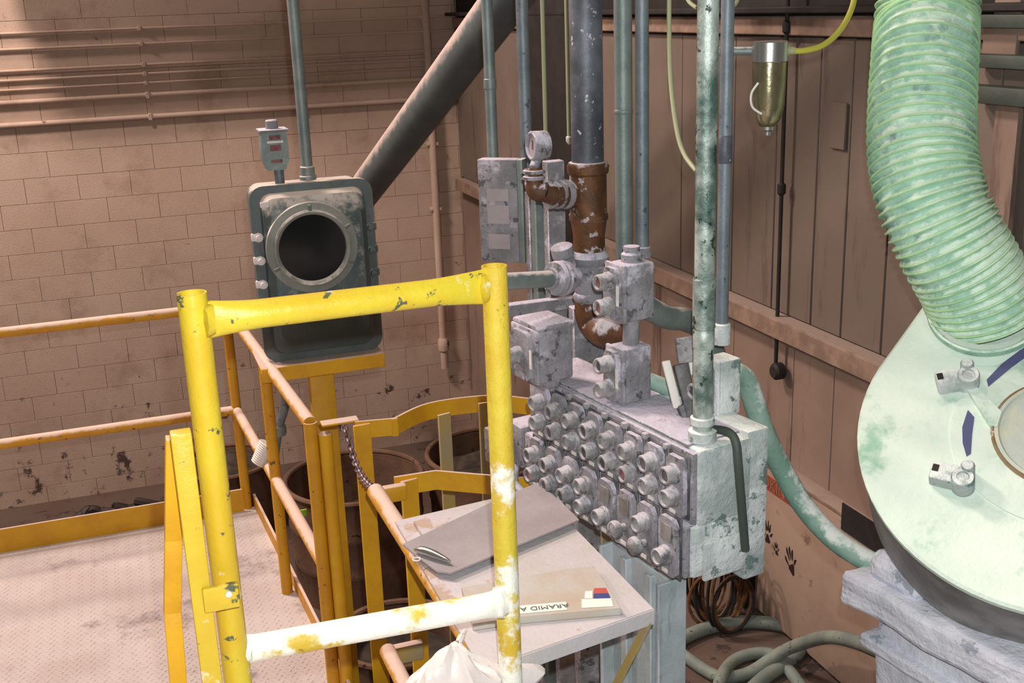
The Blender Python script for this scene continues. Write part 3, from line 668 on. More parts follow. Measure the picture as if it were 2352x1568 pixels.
# ------------------------------------------------------------------ push button panel
AX = V((-.175, .985, 0)).normalized(); NX = V((0, 0, 1)).cross(AX)
PO = V((1.213, 2.19, 2.604)); LP = .775
MP = basis(PO, AX, NX)
cp = thing('control_panel', PO, 'long powder-caked control panel with two rows of push buttons', 'control panel')
def pbox(c, size, m, name, par=cp, r=.006, amp=0, M=None, seg=2):
    g = MB().box(c, size, M if M else MP, r, seg)
    if amp: roughen(g, amp, 30, len(name))
    return g.build(name, m, par)
def dense_box(c, size, cuts, amp, sc_, M, r=.01):
    bm = bmesh.new(); bmesh.ops.create_cube(bm, size=1)
    for a in bm.verts: a.co = V((a.co.x*size[0], a.co.y*size[1], a.co.z*size[2])) + V(c)
    bmesh.ops.bevel(bm, geom=bm.edges[:], offset=r, segments=2, affect='EDGES', profile=.5)
    bmesh.ops.subdivide_edges(bm, edges=bm.edges[:], cuts=cuts, use_grid_fill=True)
    bm.verts.index_update(); g = MB().add([a.co.copy() for a in bm.verts], [[a.index for a in f.verts] for f in bm.faces], M); bm.free()
    roughen(g, amp, sc_); return g
pbox((LP/2, -.08, .275), (LP, .165, .20), M_gearw, 'upper_housing', r=.012)
pbox((LP/2, -.072, .112), (LP, .182, .14), M_gearw, 'lower_housing', r=.012)
pbox((LP/2, .004, .275), (LP-.015, .018, .185), M_gear, 'upper_flange', r=.005)
pbox((LP/2, .026, .115), (LP-.015, .018, .136), M_gear, 'lower_flange', r=.005)
pbox((LP/2+.02, -.078, .376), (LP-.04, .166, .008), M_gear, 'top_cover', r=.003)
pbox((LP/2, .012, .182), (LP-.02, .04, .006), M_gear, 'ledge_cover', r=.002)
pbox((.22, -.19, .185), (.42, .07, .40), M_gearw, 'rear_housing', r=.008)
pbox((-.006, -.075, .085), (.012, .13, .10), M_gearw, 'end_plate', r=.004)
# shared meshes for stations, local: x along panel, y outward, z up
FY = Matrix.Rotation(-math.pi/2, 4, 'X')   # z -> +y
st_me = MB().prism([(-.034, -.066), (-.026, -.076), (.026, -.076), (.034, -.066), (.034, .060), (.022, .076), (-.022, .076), (-.034, .060)], 0, .014, basis((0, 0, 0), (-1, 0, 0), (0, 0, 1), (0, 1, 0))).mesh('station', M_gear)
gd_me = MB().lathe(FY, [(.021, 0), (.021, .010), (.0185, .012), (.0185, .030), (.017, .034), (.0135, .034), (.0125, .022)], 20, False).mesh('button_guard', M_knob)
bt_me = {m.name: MB().lathe(FY, [(.0128, 0), (.0128, .026), (.010, .029), (0, .029)], 16).mesh('button_cap', m) for m in (M_red, M_capd, M_capg)}
mu_me = MB().lathe(FY, [(.010, 0), (.012, .018), (.022, .020), (.0245, .028), (.022, .040), (.012, .045), (0, .046)], 20).mesh('mushroom_button', M_knob)
tg_me = MB().box((0, .001, 0), (.022, .002, .010), None).mesh('name_tag', M_tag)
wn_me = MB().box((0, .002, 0), (.040, .004, .045), None, .001, 1).mesh('dark_plate', M_skirt)
cv_me = MB().box((0, .003, 0), (.078, .006, .162), None, .002, 1).mesh('crevice_plate', M_capd)  # dark plate added to paint the crevices around each station
lug_me = MB().box((0, .008, 0), (.018, .018, .016), None, .004).mesh('flange_lug', M_knob)
random.seed(3)
def station(x, y, z, kind, par=cp, M=MP, caps=None):
    B = M @ Matrix.Translation((x, y+.005, z)); s = inst(st_me, 'station', par, B); inst(cv_me, 'crevice_plate', s, M @ Matrix.Translation((x, y, z)))
    caps = caps or [random.choice((M_red, M_capd, M_capd, M_capg, M_capg, M_capd)) for _ in range(2)]
    def btn(dz, m):
        inst(gd_me, 'button_guard', s, B @ Matrix.Translation((0, .014, dz)) @ Matrix.Diagonal((1.2, .95, 1.2, 1))); inst(bt_me[m.name], 'button_cap', s, B @ Matrix.Translation((0, .014, dz)) @ Matrix.Diagonal((1.2, .95, 1.2, 1)))
    if kind == 2: btn(.033, caps[0]); btn(-.027, caps[1])
    elif kind == 1: inst(wn_me, 'dark_plate', s, B @ Matrix.Translation((0, .014, .038))); btn(-.022, caps[0])
    elif kind == 3: inst(wn_me, 'dark_plate', s, B @ Matrix.Translation((0, .014, .038))); inst(mu_me, 'mushroom_button', s, B @ Matrix.Translation((0, .014, -.02)))
    elif kind == 4: btn(.03, caps[0]); inst(mu_me, 'mushroom_button', s, B @ Matrix.Translation((0, .014, -.028)))
    inst(tg_me, 'name_tag', s, B @ Matrix.Translation((.005, .014, -.066)))
    return s
px_ = .088
for i in range(8):
    station(.055+px_*i, .013, .275, 2)
    station(.055+px_*i, .035, .122, (1, 4, 3, 1, 2, 2, 2, 2)[i])
    inst(lug_me, 'flange_lug', cp, MP @ Matrix.Translation((.055+px_*(i+.5), .012, .359)))
    inst(lug_me, 'flange_lug', cp, MP @ Matrix.Translation((.055+px_*(i+.5), .034, .046)))
# handle rod on near end
h = [P(1640, 985, d=2.72), P(1672, 992, d=2.68), P(1690, 1015, d=2.66), P(1697, 1080, d=2.67), P(1712, 1262, d=2.74)]
MB().tube(spline(h, 6), .0105, 12).build('handle_rod', M_greenpost, cp)
# column under the panel
ko = P(1520, 1420, d=2.9)
MC = basis((ko.x, ko.y, 0), AX, NX)
col = thing('panel_column', (ko.x, ko.y, 0), 'pale powdered steel column holding up the push button panel', 'column')
MB().box((.13, -.03, 1.29), (.26, .014, 2.58), MC, .003, 1).build('web', M_col, col)
for x in (0, .26): MB().box((x, -.03, 1.29), (.014, .09, 2.58), MC, .003, 1).build('flange', M_col, col)
MB().box((.07, -.02, 1.29), (.03, .03, 2.56), MC, .003, 1).build('conduit_strip', M_col, col)
MB().box((.18, -.02, 1.29), (.03, .03, 2.56), MC, .003, 1).build('conduit_strip', M_col, col)
MB().box((.13, -.03, .01), (.36, .2, .02), MC, .003, 1).build('base_plate', M_col, col)

# ------------------------------------------------------------------ station boxes above the panel
def station_box(name, O, w_, dep, h_, label, m, nb=2, capm=None, hub=True):
    M = basis(O, AX, NX); t = thing(name, O, label, 'switch box')
    pbox((w_/2, -dep/2, h_/2), (w_, dep, h_), m, 'housing', t, .008, 0, M)
    pbox((w_/2, .004, h_/2), (w_+.008, .012, h_+.004), m, 'cover', t, .005, 0, M)
    B = M @ Matrix.Translation((w_/2, .010, h_/2))
    s = inst(st_me, 'station', t, B @ Matrix.Scale(h_/.17, 4, (0, 0, 1)) @ Matrix.Scale(w_/.09, 4, (1, 0, 0)))
    for k in range(nb):
        dz = (.033, -.033)[k] if nb == 2 else .0
        T = B @ Matrix.Translation((0, .014, dz)) @ Matrix.Scale(1.15, 4)
        inst(gd_me, 'button_guard', t, T); inst(bt_me[(capm or (M_red, M_red))[k].name], 'button_cap', t, T)
    inst(tg_me, 'name_tag', t, B @ Matrix.Translation((-w_/2+.004, .014, 0)) @ Matrix.Rotation(math.pi/2, 4, 'Y') @ Matrix.Scale(2.4, 4, (1, 0, 0)))
    return t, M
ZPT = PO.z + .383
OL = P(1437, 930, Z=ZPT)
tL, ML = station_box('push_button_box', OL, .075, .085, .15, 'grey push button box standing on the panel top, lower of the stacked pair', M_gear, 2, (M_capd, M_capg))
zu = P(1432, 744, Y=OL.y).z
OU = V((OL.x+.004, OL.y, zu))
tU, MU = station_box('push_button_box', OU, .08, .09, .15, 'grey push button box with two red buttons, upper of the stacked pair', M_gear, 2, (M_red, M_red))
MB().tube([ML @ V((.04, -.045, .148)), MU @ V((.04, -.045, .002))], .022, 16).build('nipple', M_gear, tL)
MB().lathe(Matrix.Translation(MU @ V((.04, -.045, .149))), [(.027, 0), (.027, .02), (.021, .026), (.021, .04)], 16).build('hub', M_gear, tU)
OB = P(1240, 884, Z=ZPT+.02)
tB, MBx = station_box('push_button_box', OB, .13, .11, .15, 'large grey switch box with one button at the far end of the panel', M_gear, 1, (M_red,))
MB().box((.065, -.055, .155), (.14, .12, .02), MBx, .008).build('roof', M_gear, tB)
MB().box((.065, -.05, -.012), (.08, .06, .03), MBx, .004).build('foot', M_gear, tB)
# box at right behind the risers
OR = P(1652, 962, d=2.86)
tR, MR = station_box('selector_box', OR, .07, .07, .15, 'green-white powdered selector box behind the thick riser pipe', M_gearw, 1, (M_capd,))
for (a_, b2, w_, h_, m_) in (((1570, 775), (1578, 832), .045, .035, M_knob), ((1530, 828), (1556, 938), .022, .016, M_tag), ((1562, 835), (1592, 955), .034, .03, M_capd), ((1588, 800), (1598, 860), .03, .02, M_tag), ((1575, 925), (1600, 985), .05, .025, M_capd), ((1580, 890), (1600, 925), .03, .03, M_knob)):
    pa, pb = P(*a_, d=2.87), P(*b2, d=2.87); g = MB().beam(pa, pb, w_, h_, FW, .004); roughen(g, .003, 40, 3); g.build('lever_block', m_, tR)
MB().tube([MR @ V((.035, -.035, .0)), MR @ V((.035, -.035, -.05))], .016, 12).build('nipple', M_gearw, tR)
# little boxes at far end of the panel
fe = thing('end_box', MP @ V((LP+.05, -.02, .07)), 'pair of small grey boxes at the far end of the push button panel', 'box')
MB().box((LP+.05, -.01, .13), (.09, .10, .13), MP, .006).build('box_body', M_gear, fe)
MB().box((LP+.10, .06, .115), (.075, .07, .11), MP, .006).build('box_front', M_gear, fe)
MB().tube([MP @ V((LP+.06, .03, .06)), MP @ V((LP+.02, .06, .02)), MP @ V((LP-.06, .05, -.02))], .014, 10).build('drain_elbow', M_gear, fe)

# ------------------------------------------------------------------ risers
def riser(name, px, py, d, r, ybot, m, label, extra=(), ztop=6.2):
    o = P(px, py, d=d); zb_ = P(px, ybot, Y=o.y).z
    w = thing(name, (o.x, o.y, zb_), label, 'pipe')
    MB().tube([(o.x, o.y, zb_), (o.x, o.y, ztop)], r, 22).build('tube', m, w)
    for (ya, yb, rr, mm, nm) in extra:
        za, zc2 = P(px, ya, Y=o.y).z, P(px, yb, Y=o.y).z
        MB().lathe(Matrix.Translation((o.x, o.y, zc2)), [(r*.98, 0), (rr, .003), (rr, za-zc2-.003), (r*.98, za-zc2)], 22, False).build(nm, mm, w)
    return w, o
b_ = P(1613, 1004, Z=ZPT+.004)
w = thing('riser_pipe', b_, 'thick mottled green riser pipe entering the panel top at the near end', 'pipe')
MB().tube([b_, (b_.x, b_.y, 6.2)], .0235, 22).build('tube', M_pipew, w)
def colr(o, ya, yb, rr, r, m, nm, w):
    za, zc2 = P(1613, ya, Y=o.y).z, P(1613, yb, Y=o.y).z
    MB().lathe(Matrix.Translation((o.x, o.y, zc2)), [(r*.98, 0), (rr, .003), (rr, za-zc2-.003), (r*.98, za-zc2)], 22, False).build(nm, m, w)
colr(b_, 638, 755, .0265, .0235, M_pipew, 'sleeve', w); colr(b_, 755, 800, .0252, .0235, M_pipew, 'coupling', w)
colr(b_, 955, 975, .029, .0235, M_gearw, 'lock_ring', w); colr(b_, 985, 1012, .034, .0235, M_gearw, 'hub', w)
w, o2 = riser('riser_pipe', 1664, 420, 2.86, .0165, 775, M_bluep, 'thin blue-grey riser pipe right behind the thick mottled riser', [(310, 375, .018, M_black, 'tape_wrap'), (740, 790, .023, M_gearw, 'hub')])
riser('riser_pipe', 1432, 250, 3.2, .0255, 620, M_pipe, 'grey riser conduit just right of the thick blackened pipe', [(250, 262, .027, M_pipe, 'joint')])
riser('riser_pipe', 1475, 300, 3.12, .0185, 592, M_bluep, 'thin riser conduit entering the upper push button box', [(565, 592, .024, M_gear, 'reducer')])
riser('riser_pipe', 1126, 200, 3.7, .0185, 375, M_pipe, 'green-grey conduit dropping into the thin grey panel box', [(180, 205, .021, M_pipe, 'coupling')])
riser('riser_pipe', 1203, 150, 3.62, .020, 560, M_bluep, 'blue-grey conduit passing behind the round gauge')
for px, yb, d, lab in ((1248, 330, 4.0, 'thin tan tube hanging left of the thick blackened pipe'), (1303, 312, 3.9, 'thin tan tube with a small end fitting beside the blackened pipe')):
    w, o = riser('hanging_tube', px, 100, d, .0075, yb, M_tube, lab)
    zz = P(px, yb, Y=o.y).z; MB().lathe(Matrix.Translation((o.x, o.y, zz-.03)), [(.004, 0), (.012, .01), (.012, .025), (.007, .03)], 12).build('end_fitting', M_tag, w)
w = thing('slack_tube', P(1598, 395, d=2.84), 'pale thin tube hanging slack beside the thick mottled riser', 'tube')
MB().tube(spline([P(1538, -60, d=2.95), P(1537, 60, d=2.95), P(1541, 190, d=2.93), P(1555, 300, d=2.9), P(1572, 355, d=2.87), P(1600, 393, d=2.82)], 8), .0062, 10).build('tube', M_tube, w)
w = thing('loop_tube', P(1585, 10, d=2.8), 'pale thin loop of tube at the top of the thick riser', 'tube')
MB().tube(spline([P(1570, -40, d=2.85), P(1580, 0, d=2.82), P(1600, 18, d=2.79)], 6), .005, 8).build('tube', M_tube, w)
MB().tube(spline([P(1676, 20, d=2.8), P(1692, 5, d=2.82), P(1700, -30, d=2.85)], 6), .005, 8).build('tube', M_tube, w)
# big blackened pipe with rusty tee, valve, gauge
o = P(1353, 560, d=3.25); Xc, Yc = o.x, o.y
zp = lambda y: P(1353, y, Y=Yc).z
vp_ = thing('valve_pipe', (Xc, Yc, zp(760)), 'thick blackened vertical pipe with rusty tee, valve body and elbow', 'pipe')
MB().tube([(Xc, Yc, zp(385)), (Xc, Yc, 6.2)], .0455, 28).build('riser', M_black, vp_)
def lz(prof, m, nm, n=28):
    MB().lathe(Matrix.Translation((Xc, Yc, 0)), [(r, zp(y)) for r, y in prof], n, True).build(nm, m, vp_)
lz([(.045, 505), (.056, 503), (.056, 492), (.0525, 488), (.0525, 400), (.058, 396), (.060, 380), (.054, 372), (.046, 370)], M_rust, 'tee')
lz([(.0465, 590), (.0455, 540), (.049, 520), (.052, 505)], M_rust, 'neck')
lz([(.044, 690), (.049, 684), (.049, 676), (.043, 670), (.052, 650), (.058, 630), (.052, 606), (.056, 600), (.058, 588), (.05, 578), (.046, 574)], M_gear, 'valve_body')
el = spline([V((Xc, Yc, zp(680))), V((Xc, Yc, zp(715))), V((Xc+.012, Yc-.004, zp(745))), P(1395, 765, d=3.24), P(1445, 752, d=3.2)], 6)
MB().tube(el, .044, 20).build('elbow', M_rust, vp_)
MB().tube([P(1350, 448, d=3.24), P(1312, 446, d=3.2), P(1290, 448, d=3.17), P(1268, 446, d=3.16), P(1250, 440, d=3.15)], [.042, .042, .036, .030, .028], 18).build('branch', M_rust, vp_)
for x in (1300, 1282, 1266): 
    c = P(x, 446, d=3.17); MB().lathe(frame(c, P(1240, 446, d=3.12)-P(1340, 446, d=3.22)), [(.030, -.006), (.041, -.004), (.041, .004), (.030, .006)], 18).build('thread_ring', M_gear, vp_)
MB().tube(spline([P(1252, 442, d=3.15), P(1232, 440, d=3.15), P(1226, 420, d=3.15), P(1226, 388, d=3.15)], 6), .026, 16).build('gauge_elbow', M_rust, vp_)
for y in (408, 394): 
    c = P(1226, y, d=3.15); MB().lathe(Matrix.Translation(c), [(.026, -.006), (.031, -.004), (.031, .004), (.026, .006)], 16).build('thread_ring', M_gear, vp_)
gc = P(1232, 335, d=3.15); gn = V((-.99, -.05, .03)).normalized(); MG = frame(gc, gn)
gg = thing('pressure_gauge', gc-V((0, 0, .05)), 'round dusty pressure gauge with a pale face on the rusty branch', 'gauge')
MB().lathe(MG, [(.0, -.03), (.040, -.03), (.0415, -.026), (.0415, .014), (.037, .018), (.034, .018), (.034, .010)], 32, False).build('case', M_gear, gg)
MB().lathe(MG, [(0, .0105), (.0345, .0105), (.0345, .006), (0, .006)], 32, False).build('dial', M_sheet, gg)
MB().box((0, .004, .0125), (.004, .026, .001), MG).build('needle', M_dark, gg)
MB().tube([gc-V((0, 0, .038)), P(1226, 386, d=3.15)], .014, 12).build('stem', M_gear, gg)
# side union and pipe toward left
MB().tube([P(1320, 636, d=3.23), P(1262, 640, d=3.16)], .030, 18).build('side_neck', M_gear, vp_)
ud = P(1230, 642, d=3.12)-P(1320, 636, d=3.23)
MB().lathe(frame(P(1300, 638, d=3.2), ud), [(.030, 0), (.050, .004), (.052, .022), (.047, .026), (.047, .034), (.05, .038), (.046, .05), (.026, .052)], 24).build('union_nut', M_gear, vp_)
MB().tube([P(1270, 640, d=3.17), P(1100, 650, d=2.98)], .0235, 18).build('side_pipe', M_pipe, vp_)
MB().lathe(frame(P(1300, 612, d=3.22), (-.25, -.1, 1)), [(.030, 0), (.028, .03), (.032, .034), (.032, .062), (.026, .066)], 18).build('bonnet_cap', M_gear, vp_)
# thin panel box
tb = P(1146, 485, d=3.72); an = V((-.62, -.785, 0)); MT = basis(tb, V((an.y, -an.x, 0))*-1, V((0, 0, 1)), an)
bx = thing('thin_panel_box', tb-V((0, 0, .18)), 'thin tall grey panel box with faded labels beside the pipes', 'box')
MB().box((0, 0, -.02), (.135, .34, .05), MT, .004).build('case', M_gear, bx)
MB().box((.078, 0, -.02), (.02, .34, .055), MT, .003).build('edge_channel', M_pipe, bx)
for y, h_ in ((.055, .04), (-.01, .06), (-.10, .05)): MB().box((.0, y, .006), (.075, h_, .002), MT, .0).build('faded_label', M_sheet, bx)
# strut frame behind
w = thing('strut_frame', (Xc-.05, Yc+.35, 0), 'grey strut posts standing behind the valve and gauge', 'frame')
for px, yt, wd, d, m in ((1238, 400, .035, 3.66, M_pipe), (1275, 368, .06, 3.6, M_gear), (1222, 440, .03, 3.7, M_gear), (1350, 700, .12, 3.4, M_gear)):
    q = P(px, 560, d=d); z1 = P(px, yt, Y=q.y).z; MB().box((q.x, q.y, z1/2), (wd, .04, z1), None, .003, 1).build('strut', m, w)
q = P(1260, 700, d=3.62); MB().box((q.x, q.y, q.z), (.42, .035, .04), None, .003, 1).build('cross_strut', M_gear, w)
q = P(1260, 900, d=3.7); MB().box((q.x+.05, q.y+.03, .5), (.10, .08, 1.0), None, .004).build('foot_post', M_gear, w)
# fat bent conduit from upper box
w = thing('bent_conduit', P(1600, 760, d=3.2), 'fat grey bent conduit leaving the upper push button box to the right', 'conduit')
MB().tube(spline([MU @ V((.05, -.07, .035)), P(1530, 728, d=3.06), P(1575, 735, d=3.12), P(1620, 765, d=3.2), P(1650, 850, d=3.25), P(1660, 1000, d=3.3)], 7), .032, 20).build('tube', M_pipe, w)
w = thing('bent_conduit', P(1540, 930, d=3.0), 'short pale conduit leaving the lower push button box to the right', 'conduit')
MB().tube(spline([ML @ V((.05, -.07, .05)), P(1530, 890, d=3.02), P(1590, 940, d=3.02), P(1650, 1000, d=3.05)], 6), .022, 16).build('tube', M_hosel, w)
# dark recess beyond the pipes, its darkness painted as a black box
q0, q1 = P(1335, 200, X=2.93), P(1215, 200, X=2.93)
w = tag(MB().box((2.93, (q0.y+q1.y)/2, 3.2), (.09, q1.y-q0.y, 6.4), None, .01).build('dark_recess', M_dark), 'black box standing in for the dark recess behind the pipe cluster', 'post')

# ------------------------------------------------------------------ filter bowl
fc = P(1766, 200, d=2.82); zf = lambda y: P(1766, y, Y=fc.y).z
w = thing('air_filter', (fc.x, fc.y, zf(318)), 'silver air filter with an yellow-tinted bowl hanging from the riser pipe', 'filter')
MF2 = Matrix.Translation((fc.x, fc.y, 0))
MB().lathe(MF2, [(.0425, zf(142)), (.0445, zf(140)), (.0445, zf(97)), (.040, zf(94)), (0, zf(94))], 36).build('head', M_steel, w)
MB().lathe(MF2, [(.012, zf(292)), (.022, zf(288)), (.032, zf(272)), (.039, zf(245)), (.0415, zf(200)), (.042, zf(142))], 36).build('bowl', mat('yellow_tinted_bowl', (168, 164, 132), .2, .8, var=(9, (130, 118, 92), .8), bump=(80, .1)), w)  # reflected yellow is put into the bowl colour
MB().lathe(MF2, [(.004, zf(312)), (.009, zf(310)), (.010, zf(302)), (.006, zf(299)), (.017, zf(297)), (.018, zf(290)), (.012, zf(286))], 18).build('drain', M_steel, w)
c = P(1796, 205, Y=fc.y-.035); MB().box((c.x-.012, c.y+.004, c.z), (.012, .012, .10), None, .003).build('sight_glass', M_yglass, w)  # yellow glass strip on the right of the bowl
MB().tube(spline([P(1742, 190, Y=fc.y-.03), P(1726, 215, Y=fc.y-.02), P(1728, 245, Y=fc.y-.02), P(1750, 262, Y=fc.y-.035)], 6), .003, 6).build('wire', M_tag, w)
MB().tube([P(1652, 118, d=2.84), P(1730, 117, d=2.82)], .0105, 14).build('inlet_nipple', M_pipe, w)
MB().lathe(frame(P(1800, 116, d=2.81), RT), [(.014, 0), (.014, .012), (.010, .014), (.010, .024), (.0085, .028)], 14).build('outlet_barb', M_tube, w)
w2 = thing('air_hose', P(1822, 117, d=2.81), 'yellow air hose curving up from the silver filter', 'hose')
MB().tube(spline([P(1815, 117, d=2.81), P(1850, 116, d=2.81), P(1890, 104, d=2.82), P(1925, 75, d=2.84), P(1950, 35, d=2.86), P(1963, -10, d=2.88), P(1966, -80, d=2.9)], 7), .0075, 12).build('tube', M_ytube, w2)

# ------------------------------------------------------------------ green hose and floor hoses
w = thing('green_hose', P(1990, 1275, d=3.0), 'thick mottled green hose sweeping from the selector box down to the machine', 'hose')
MB().tube(spline([MR @ V((.05, -.05, .10)), P(1712, 872, d=2.95), P(1752, 985, d=3.0), P(1795, 1075, d=3.05), P(1845, 1160, d=3.05), P(1905, 1228, d=3.02), P(1965, 1272, d=2.98), P(2040, 1310, d=2.95)], 8), .029, 20).build('tube', M_hosel, w)
ZG = .87
def hose(name, pts, r, label, m=M_hose):
    g = [P(x, y, X=-h_) if h_ < 0 else P(x, y, Z=ZG+r+h_) for x, y, h_ in pts]; w = thing(name, g[0], label, 'hose', 'hoses on the machine pad')
    MB().tube(spline(g, 8), r, 14).build('tube', m, w); return w
hose('floor_hose', [(1520, 1500, 0), (1575, 1462, 0), (1640, 1438, 0), (1720, 1428, 0), (1800, 1437, 0), (1838, 1462, 0), (1835, 1495, 0), (1800, 1525, 0), (1750, 1560, 0), (1700, 1610, 0)], .034, 'grey hose making the large upper loop on the pad beside the column')
hose('floor_hose', [(1540, 1480, 0), (1585, 1515, 0), (1625, 1542, 0), (1660, 1555, 0), (1720, 1545, 0), (1790, 1500, .07), (1840, 1478, -2.74), (1900, 1463, -2.66), (1960, 1472, -2.6), (2030, 1500, -2.55)], .030, 'grey hose crossing over the others toward the white machine base')
hose('floor_hose', [(1648, 1600, 0), (1655, 1560, .06), (1680, 1522, 0), (1720, 1503, 0), (1770, 1502, 0), (1805, 1530, 0), (1850, 1590, 0)], .030, 'grey hose making the small lower loop on the pad')
w = thing('cable_coil', P(1650, 1420, d=5.9), 'untidy coil of rusty brown cable behind the column', 'coil')
cc = P(1650, 1415, d=5.85); cc.z = ZG + .25
for i in range(13):
    rx = .09+.05*random.random(); rz = .15+.07*random.random(); dx = random.uniform(-.05, .05); ph = random.uniform(-.4, .4)
    MB().tube([cc + V((rx*math.cos(t)*math.cos(ph)+dx, rx*math.cos(t)*math.sin(ph)+.02*i-.1, rz*math.sin(t)-(.24-rz)+.01)) for t in [k*math.pi/14 for k in range(28)]], .009, 6, closed=True).build('cable_loop', M_copper if i % 3 else M_dark, w)

# ------------------------------------------------------------------ hood, duct, machine
hc = P(2432, 1000, d=2.62)
vdir = (EYE-hc).normalized(); upp = (V((0, 0, 1)) - vdir*vdir.z).normalized()
hn = (vdir*math.cos(math.radians(32)) + upp*math.sin(math.radians(32))).normalized()
MH = frame(hc, hn); MHi = MH.inverted()
RH = .448
hd = thing('dust_hood', hc, 'big green round hood caked in white powder under the ribbed duct', 'hood')
qc = MHi @ on_plane(2262, 728, hc, hn); RN = .150
ring = [(RH*math.cos(t), RH*math.sin(t)) for t in [i*math.pi/40 for i in range(80)]] + [(qc.x+RN*math.cos(t), qc.y+RN*math.sin(t)) for t in [i*math.pi/20 for i in range(40)]]
def hull(pts):
    pts = sorted(set(pts)); 
    def half(ps):
        h_ = []
        for p in ps:
            while len(h_) > 1 and (h_[-1][0]-h_[-2][0])*(p[1]-h_[-2][1])-(h_[-1][1]-h_[-2][1])*(p[0]-h_[-2][0]) <= 0: h_.pop()
            h_.append(p)
        return h_
    a = half(pts); b = half(pts[::-1]); return a[:-1]+b[:-1]
hp = hull(ring)
sc2 = lambda k: [(a*k, b*k) for a, b in hp]
loft([(sc2(.985), -.03), (sc2(1.0), -.02), (sc2(1.0), -.006), (sc2(.985), 0)], MH).build('face_plate', M_hood, hd, 30)
loft([(sc2(.975), -.24), (sc2(.985), -.025)], MH).build('skirt', M_skirt, hd, 30)
MB().lathe(MH, [(.235, 0), (.235, .004), (.22, .007), (0, .007)], 64, False).build('centre_plate', M_hood, hd)
MB().lathe(MH, [(.138, .006), (.138, .016), (.130, .018), (.126, .012), (0, .012)], 56, False).build('cover_disc', M_ring, hd)
MB().lathe(MH, [(.140, .005), (.146, .010), (.142, .017), (.136, .015)], 56, False).build('rim_ring', mat('rusty_edge', (150, 128, 96), .7, var=(14, (120, 90, 60), .8), chips=(10, .6, (210, 208, 190))), hd)
def slot(pxs, nm):
    qs = [MHi @ on_plane(x, y, hc, hn) for x, y in pxs]; MB().prism([(q.x, q.y) for q in qs], .0072, .0082, MH).build(nm, M_purple, hd)
slot([(2223, 945), (2238, 962), (2233, 1000), (2230, 1046), (2220, 1052), (2211, 1020), (2210, 985)], 'slot')
slot([(2266, 876), (2300, 840), (2400, 765), (2410, 785), (2320, 850), (2270, 892)], 'slot')
# arm
aq = [MHi @ on_plane(x, y, hc, hn) for x, y in ((2222, 905), (2245, 900), (2300, 955), (2290, 990), (2272, 985))]
MB().prism([(q.x, q.y) for q in aq], .006, .02, MH).build('latch_arm', M_hood, hd)
for (x, y, rot) in ((2205, 882, .35), (2195, 1108, -.1)):
    q = MHi @ on_plane(x, y, hc, hn); T = MH @ Matrix.Translation((q.x, q.y, 0)) @ Matrix.Rotation(rot, 4, 'Z')
    ck = MB().box((-.025, .0, .022), (.06, .05, .04), T, .006).build('clamp_block', M_gearw, hd)
    MB().box((-.045, .004, .042), (.014, .018, .004), T, .001, 1).build('clamp_hole', M_dark, ck)
    MB().lathe(T @ Matrix.Translation((.018, -.008, 0)), [(.026, 0), (.026, .045), (.023, .05), (.014, .05), (.013, .046), (0, .046)], 24).build('clamp_knob', M_gearw, ck)
    MB().lathe(T @ Matrix.Translation((.022, .022, 0)), [(.016, 0), (.016, .05), (.012, .056), (0, .056)], 18).build('clamp_bolt', M_gearw, ck)
# neck collar
Qw = MH @ V((qc.x, qc.y, 0))
MB().lathe(frame(Qw, hn), [(.150, 0), (.134, .008), (.130, .02), (.130, .06)], 48, False).build('neck_collar', M_hood, hd)
# duct path
top = P(2131, 0, d=3.0)
pts_d = [Qw + hn*.01]
ctrl = [(2238, 655, 2.83), (2188, 565, 2.81), (2142, 465, 2.81), (2119, 365, 2.83), (2117, 250, 2.87), (2124, 120, 2.92), (2131, 0, 2.97)]
pts_d += [P(x, y, d=d) for x, y, d in ctrl]
pts_d += [pts_d[-1]+V((0, 0, .4)), pts_d[-1]+V((0, 0, .9)), pts_d[-1]+V((0, 0, 1.6))]
path = spline(pts_d, 14)
dist = [0]
for a, b in zip(path[:-1], path[1:]): dist.append(dist[-1]+(b-a).length)
def at_s(s_):
    for i in range(len(dist)-1):
        if dist[i+1] >= s_: return path[i].lerp(path[i+1], (s_-dist[i])/max(1e-6, dist[i+1]-dist[i]))
    return path[-1]
dk = thing('flexible_duct', Qw, 'wide pale green ribbed flexible duct rising out of view at right', 'duct')
RD = .131
ss = []; s_ = 0; ribs = []
sv = .9
while s_ < dist[-1]:
    # ribs crowd on the bend
    pitch = .0195 if s_ < .45 else .0265
    ribs.append(s_); s_ += pitch*random.uniform(.88, 1.12)
prof = []
for a, b in zip(ribs[:-1], ribs[1:]):
    for k, rr in ((0, 0), (.25, -.007), (.5, -.0105), (.75, -.008)): prof.append((a+(b-a)*k, RD+rr))
n = 56; vs = []; fs = []; x = None
for i, (s_, r) in enumerate(prof):
    p = at_s(s_); t = (at_s(min(dist[-1], s_+.03))-at_s(max(0, s_-.03))).normalized()
    x = V((1, 0, 0)) if x is None else x
    x = (x-t*x.dot(t)).normalized(); y = t.cross(x)
    for j in range(n):
        an = 2*math.pi*j/n; q = p+(x*math.cos(an)+y*math.sin(an))
        wob = .006*noise.noise(V((math.cos(an)*2.5, math.sin(an)*2.5, s_*22))) + .004*noise.noise(V((math.cos(an)*6, math.sin(an)*6, s_*60)))
        vs.append(p+(x*math.cos(an)+y*math.sin(an))*(r+(wob if i % 4 else 0)-.001))
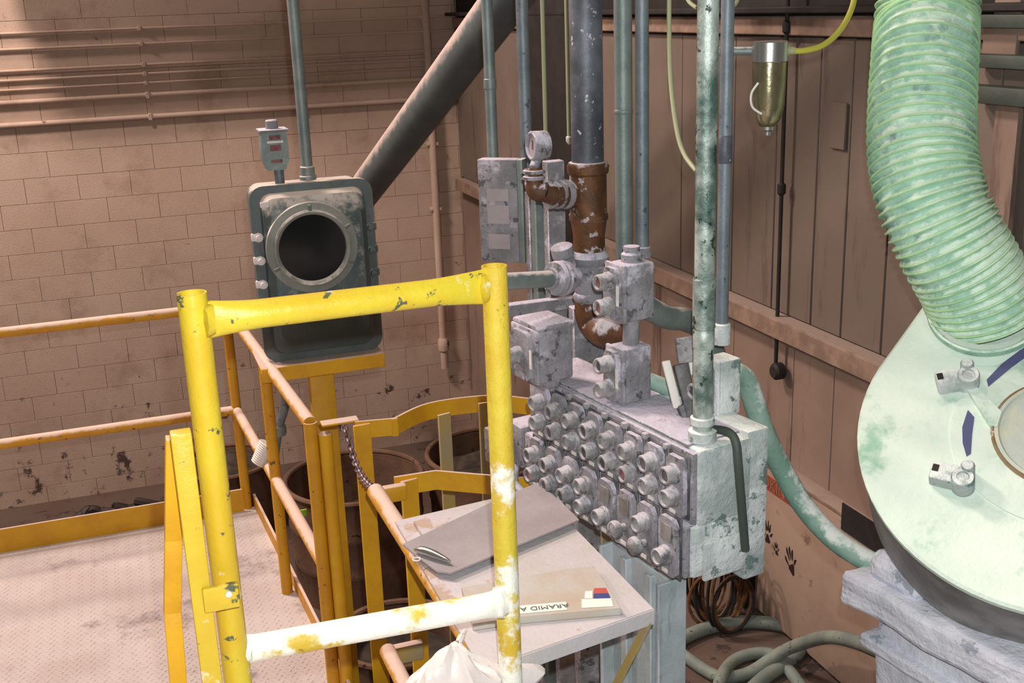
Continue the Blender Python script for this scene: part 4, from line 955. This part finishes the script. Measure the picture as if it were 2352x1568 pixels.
for i in range(len(prof)-1):
    for j in range(n): fs.append((i*n+j, i*n+(j+1) % n, (i+1)*n+(j+1) % n, (i+1)*n+j))
MB().add(vs, fs).build('fabric_sleeve', M_duct, dk, 80)
for s_ in ribs:
    p = at_s(s_); t = (at_s(min(dist[-1], s_+.03))-at_s(max(0, s_-.03))).normalized()
    if p.z > 4.6: break
    M_ = frame(p, t) @ Matrix.Rotation(random.uniform(-.012, .012), 4, 'X')
    MB().tube([M_ @ V(((RD-.001)*math.cos(a), (RD-.001)*math.sin(a), 0)) for a in [k*math.pi/28 for k in range(56)]], .0034, 6, closed=True).build('wire_rib', M_rib, dk)
MB().lathe(frame(Qw+hn*.018, hn), [(.132, 0), (.1375, .002), (.1375, .018), (.132, .02)], 48, False).build('band_clamp', M_duct, dk)
for x, y in ((2100, 335), (2180, 190)):
    q = P(x, y, d=2.75); MB().box((0, 0, 0), (.016, .014, .004), frame(q+FW*.02, -FW), .001, 1).build('tape_scrap', M_dark if x < 2150 else M_tube, dk)

# machine base
F = P(1932, 1312, d=2.92)
MBs = basis((F.x, F.y, 0), -AX, -NX)     # x toward viewer, y to the right
mb_ = thing('crusted_machine', (F.x, F.y, 0), 'white crusted machine base casting under the big hood', 'machine')
def crust(c, size, cuts, amp, r, nm):
    g = dense_box(c, size, cuts, amp*.5, 6, MBs, r); roughen(g, amp*.25, 30, 2); roughen(g, amp*.12, 90, 5); g.build(nm, M_crust, mb_, 70)
crust((.66, .45, F.z-.045), (1.32, .9, .09), 24, .018, .014, 'flange')
crust((.69, .48, (F.z-.08)/2), (1.24, .84, F.z-.08), 40, .016, .014, 'body')
crust((.68, .47, F.z-.19), (1.28, .87, .04), 24, .012, .01, 'ledge')
crust((.13, .10, F.z+.03), (.16, .13, .09), 7, .016, .03, 'corner_lump')
g = MB().tube([MH @ V((0, 0, -.17)), MH @ V((0, 0, -.17)) + V((.05, .1, -.45))], .30, 32); roughen(g, .01, 20); g.build('neck', M_crust, mb_)
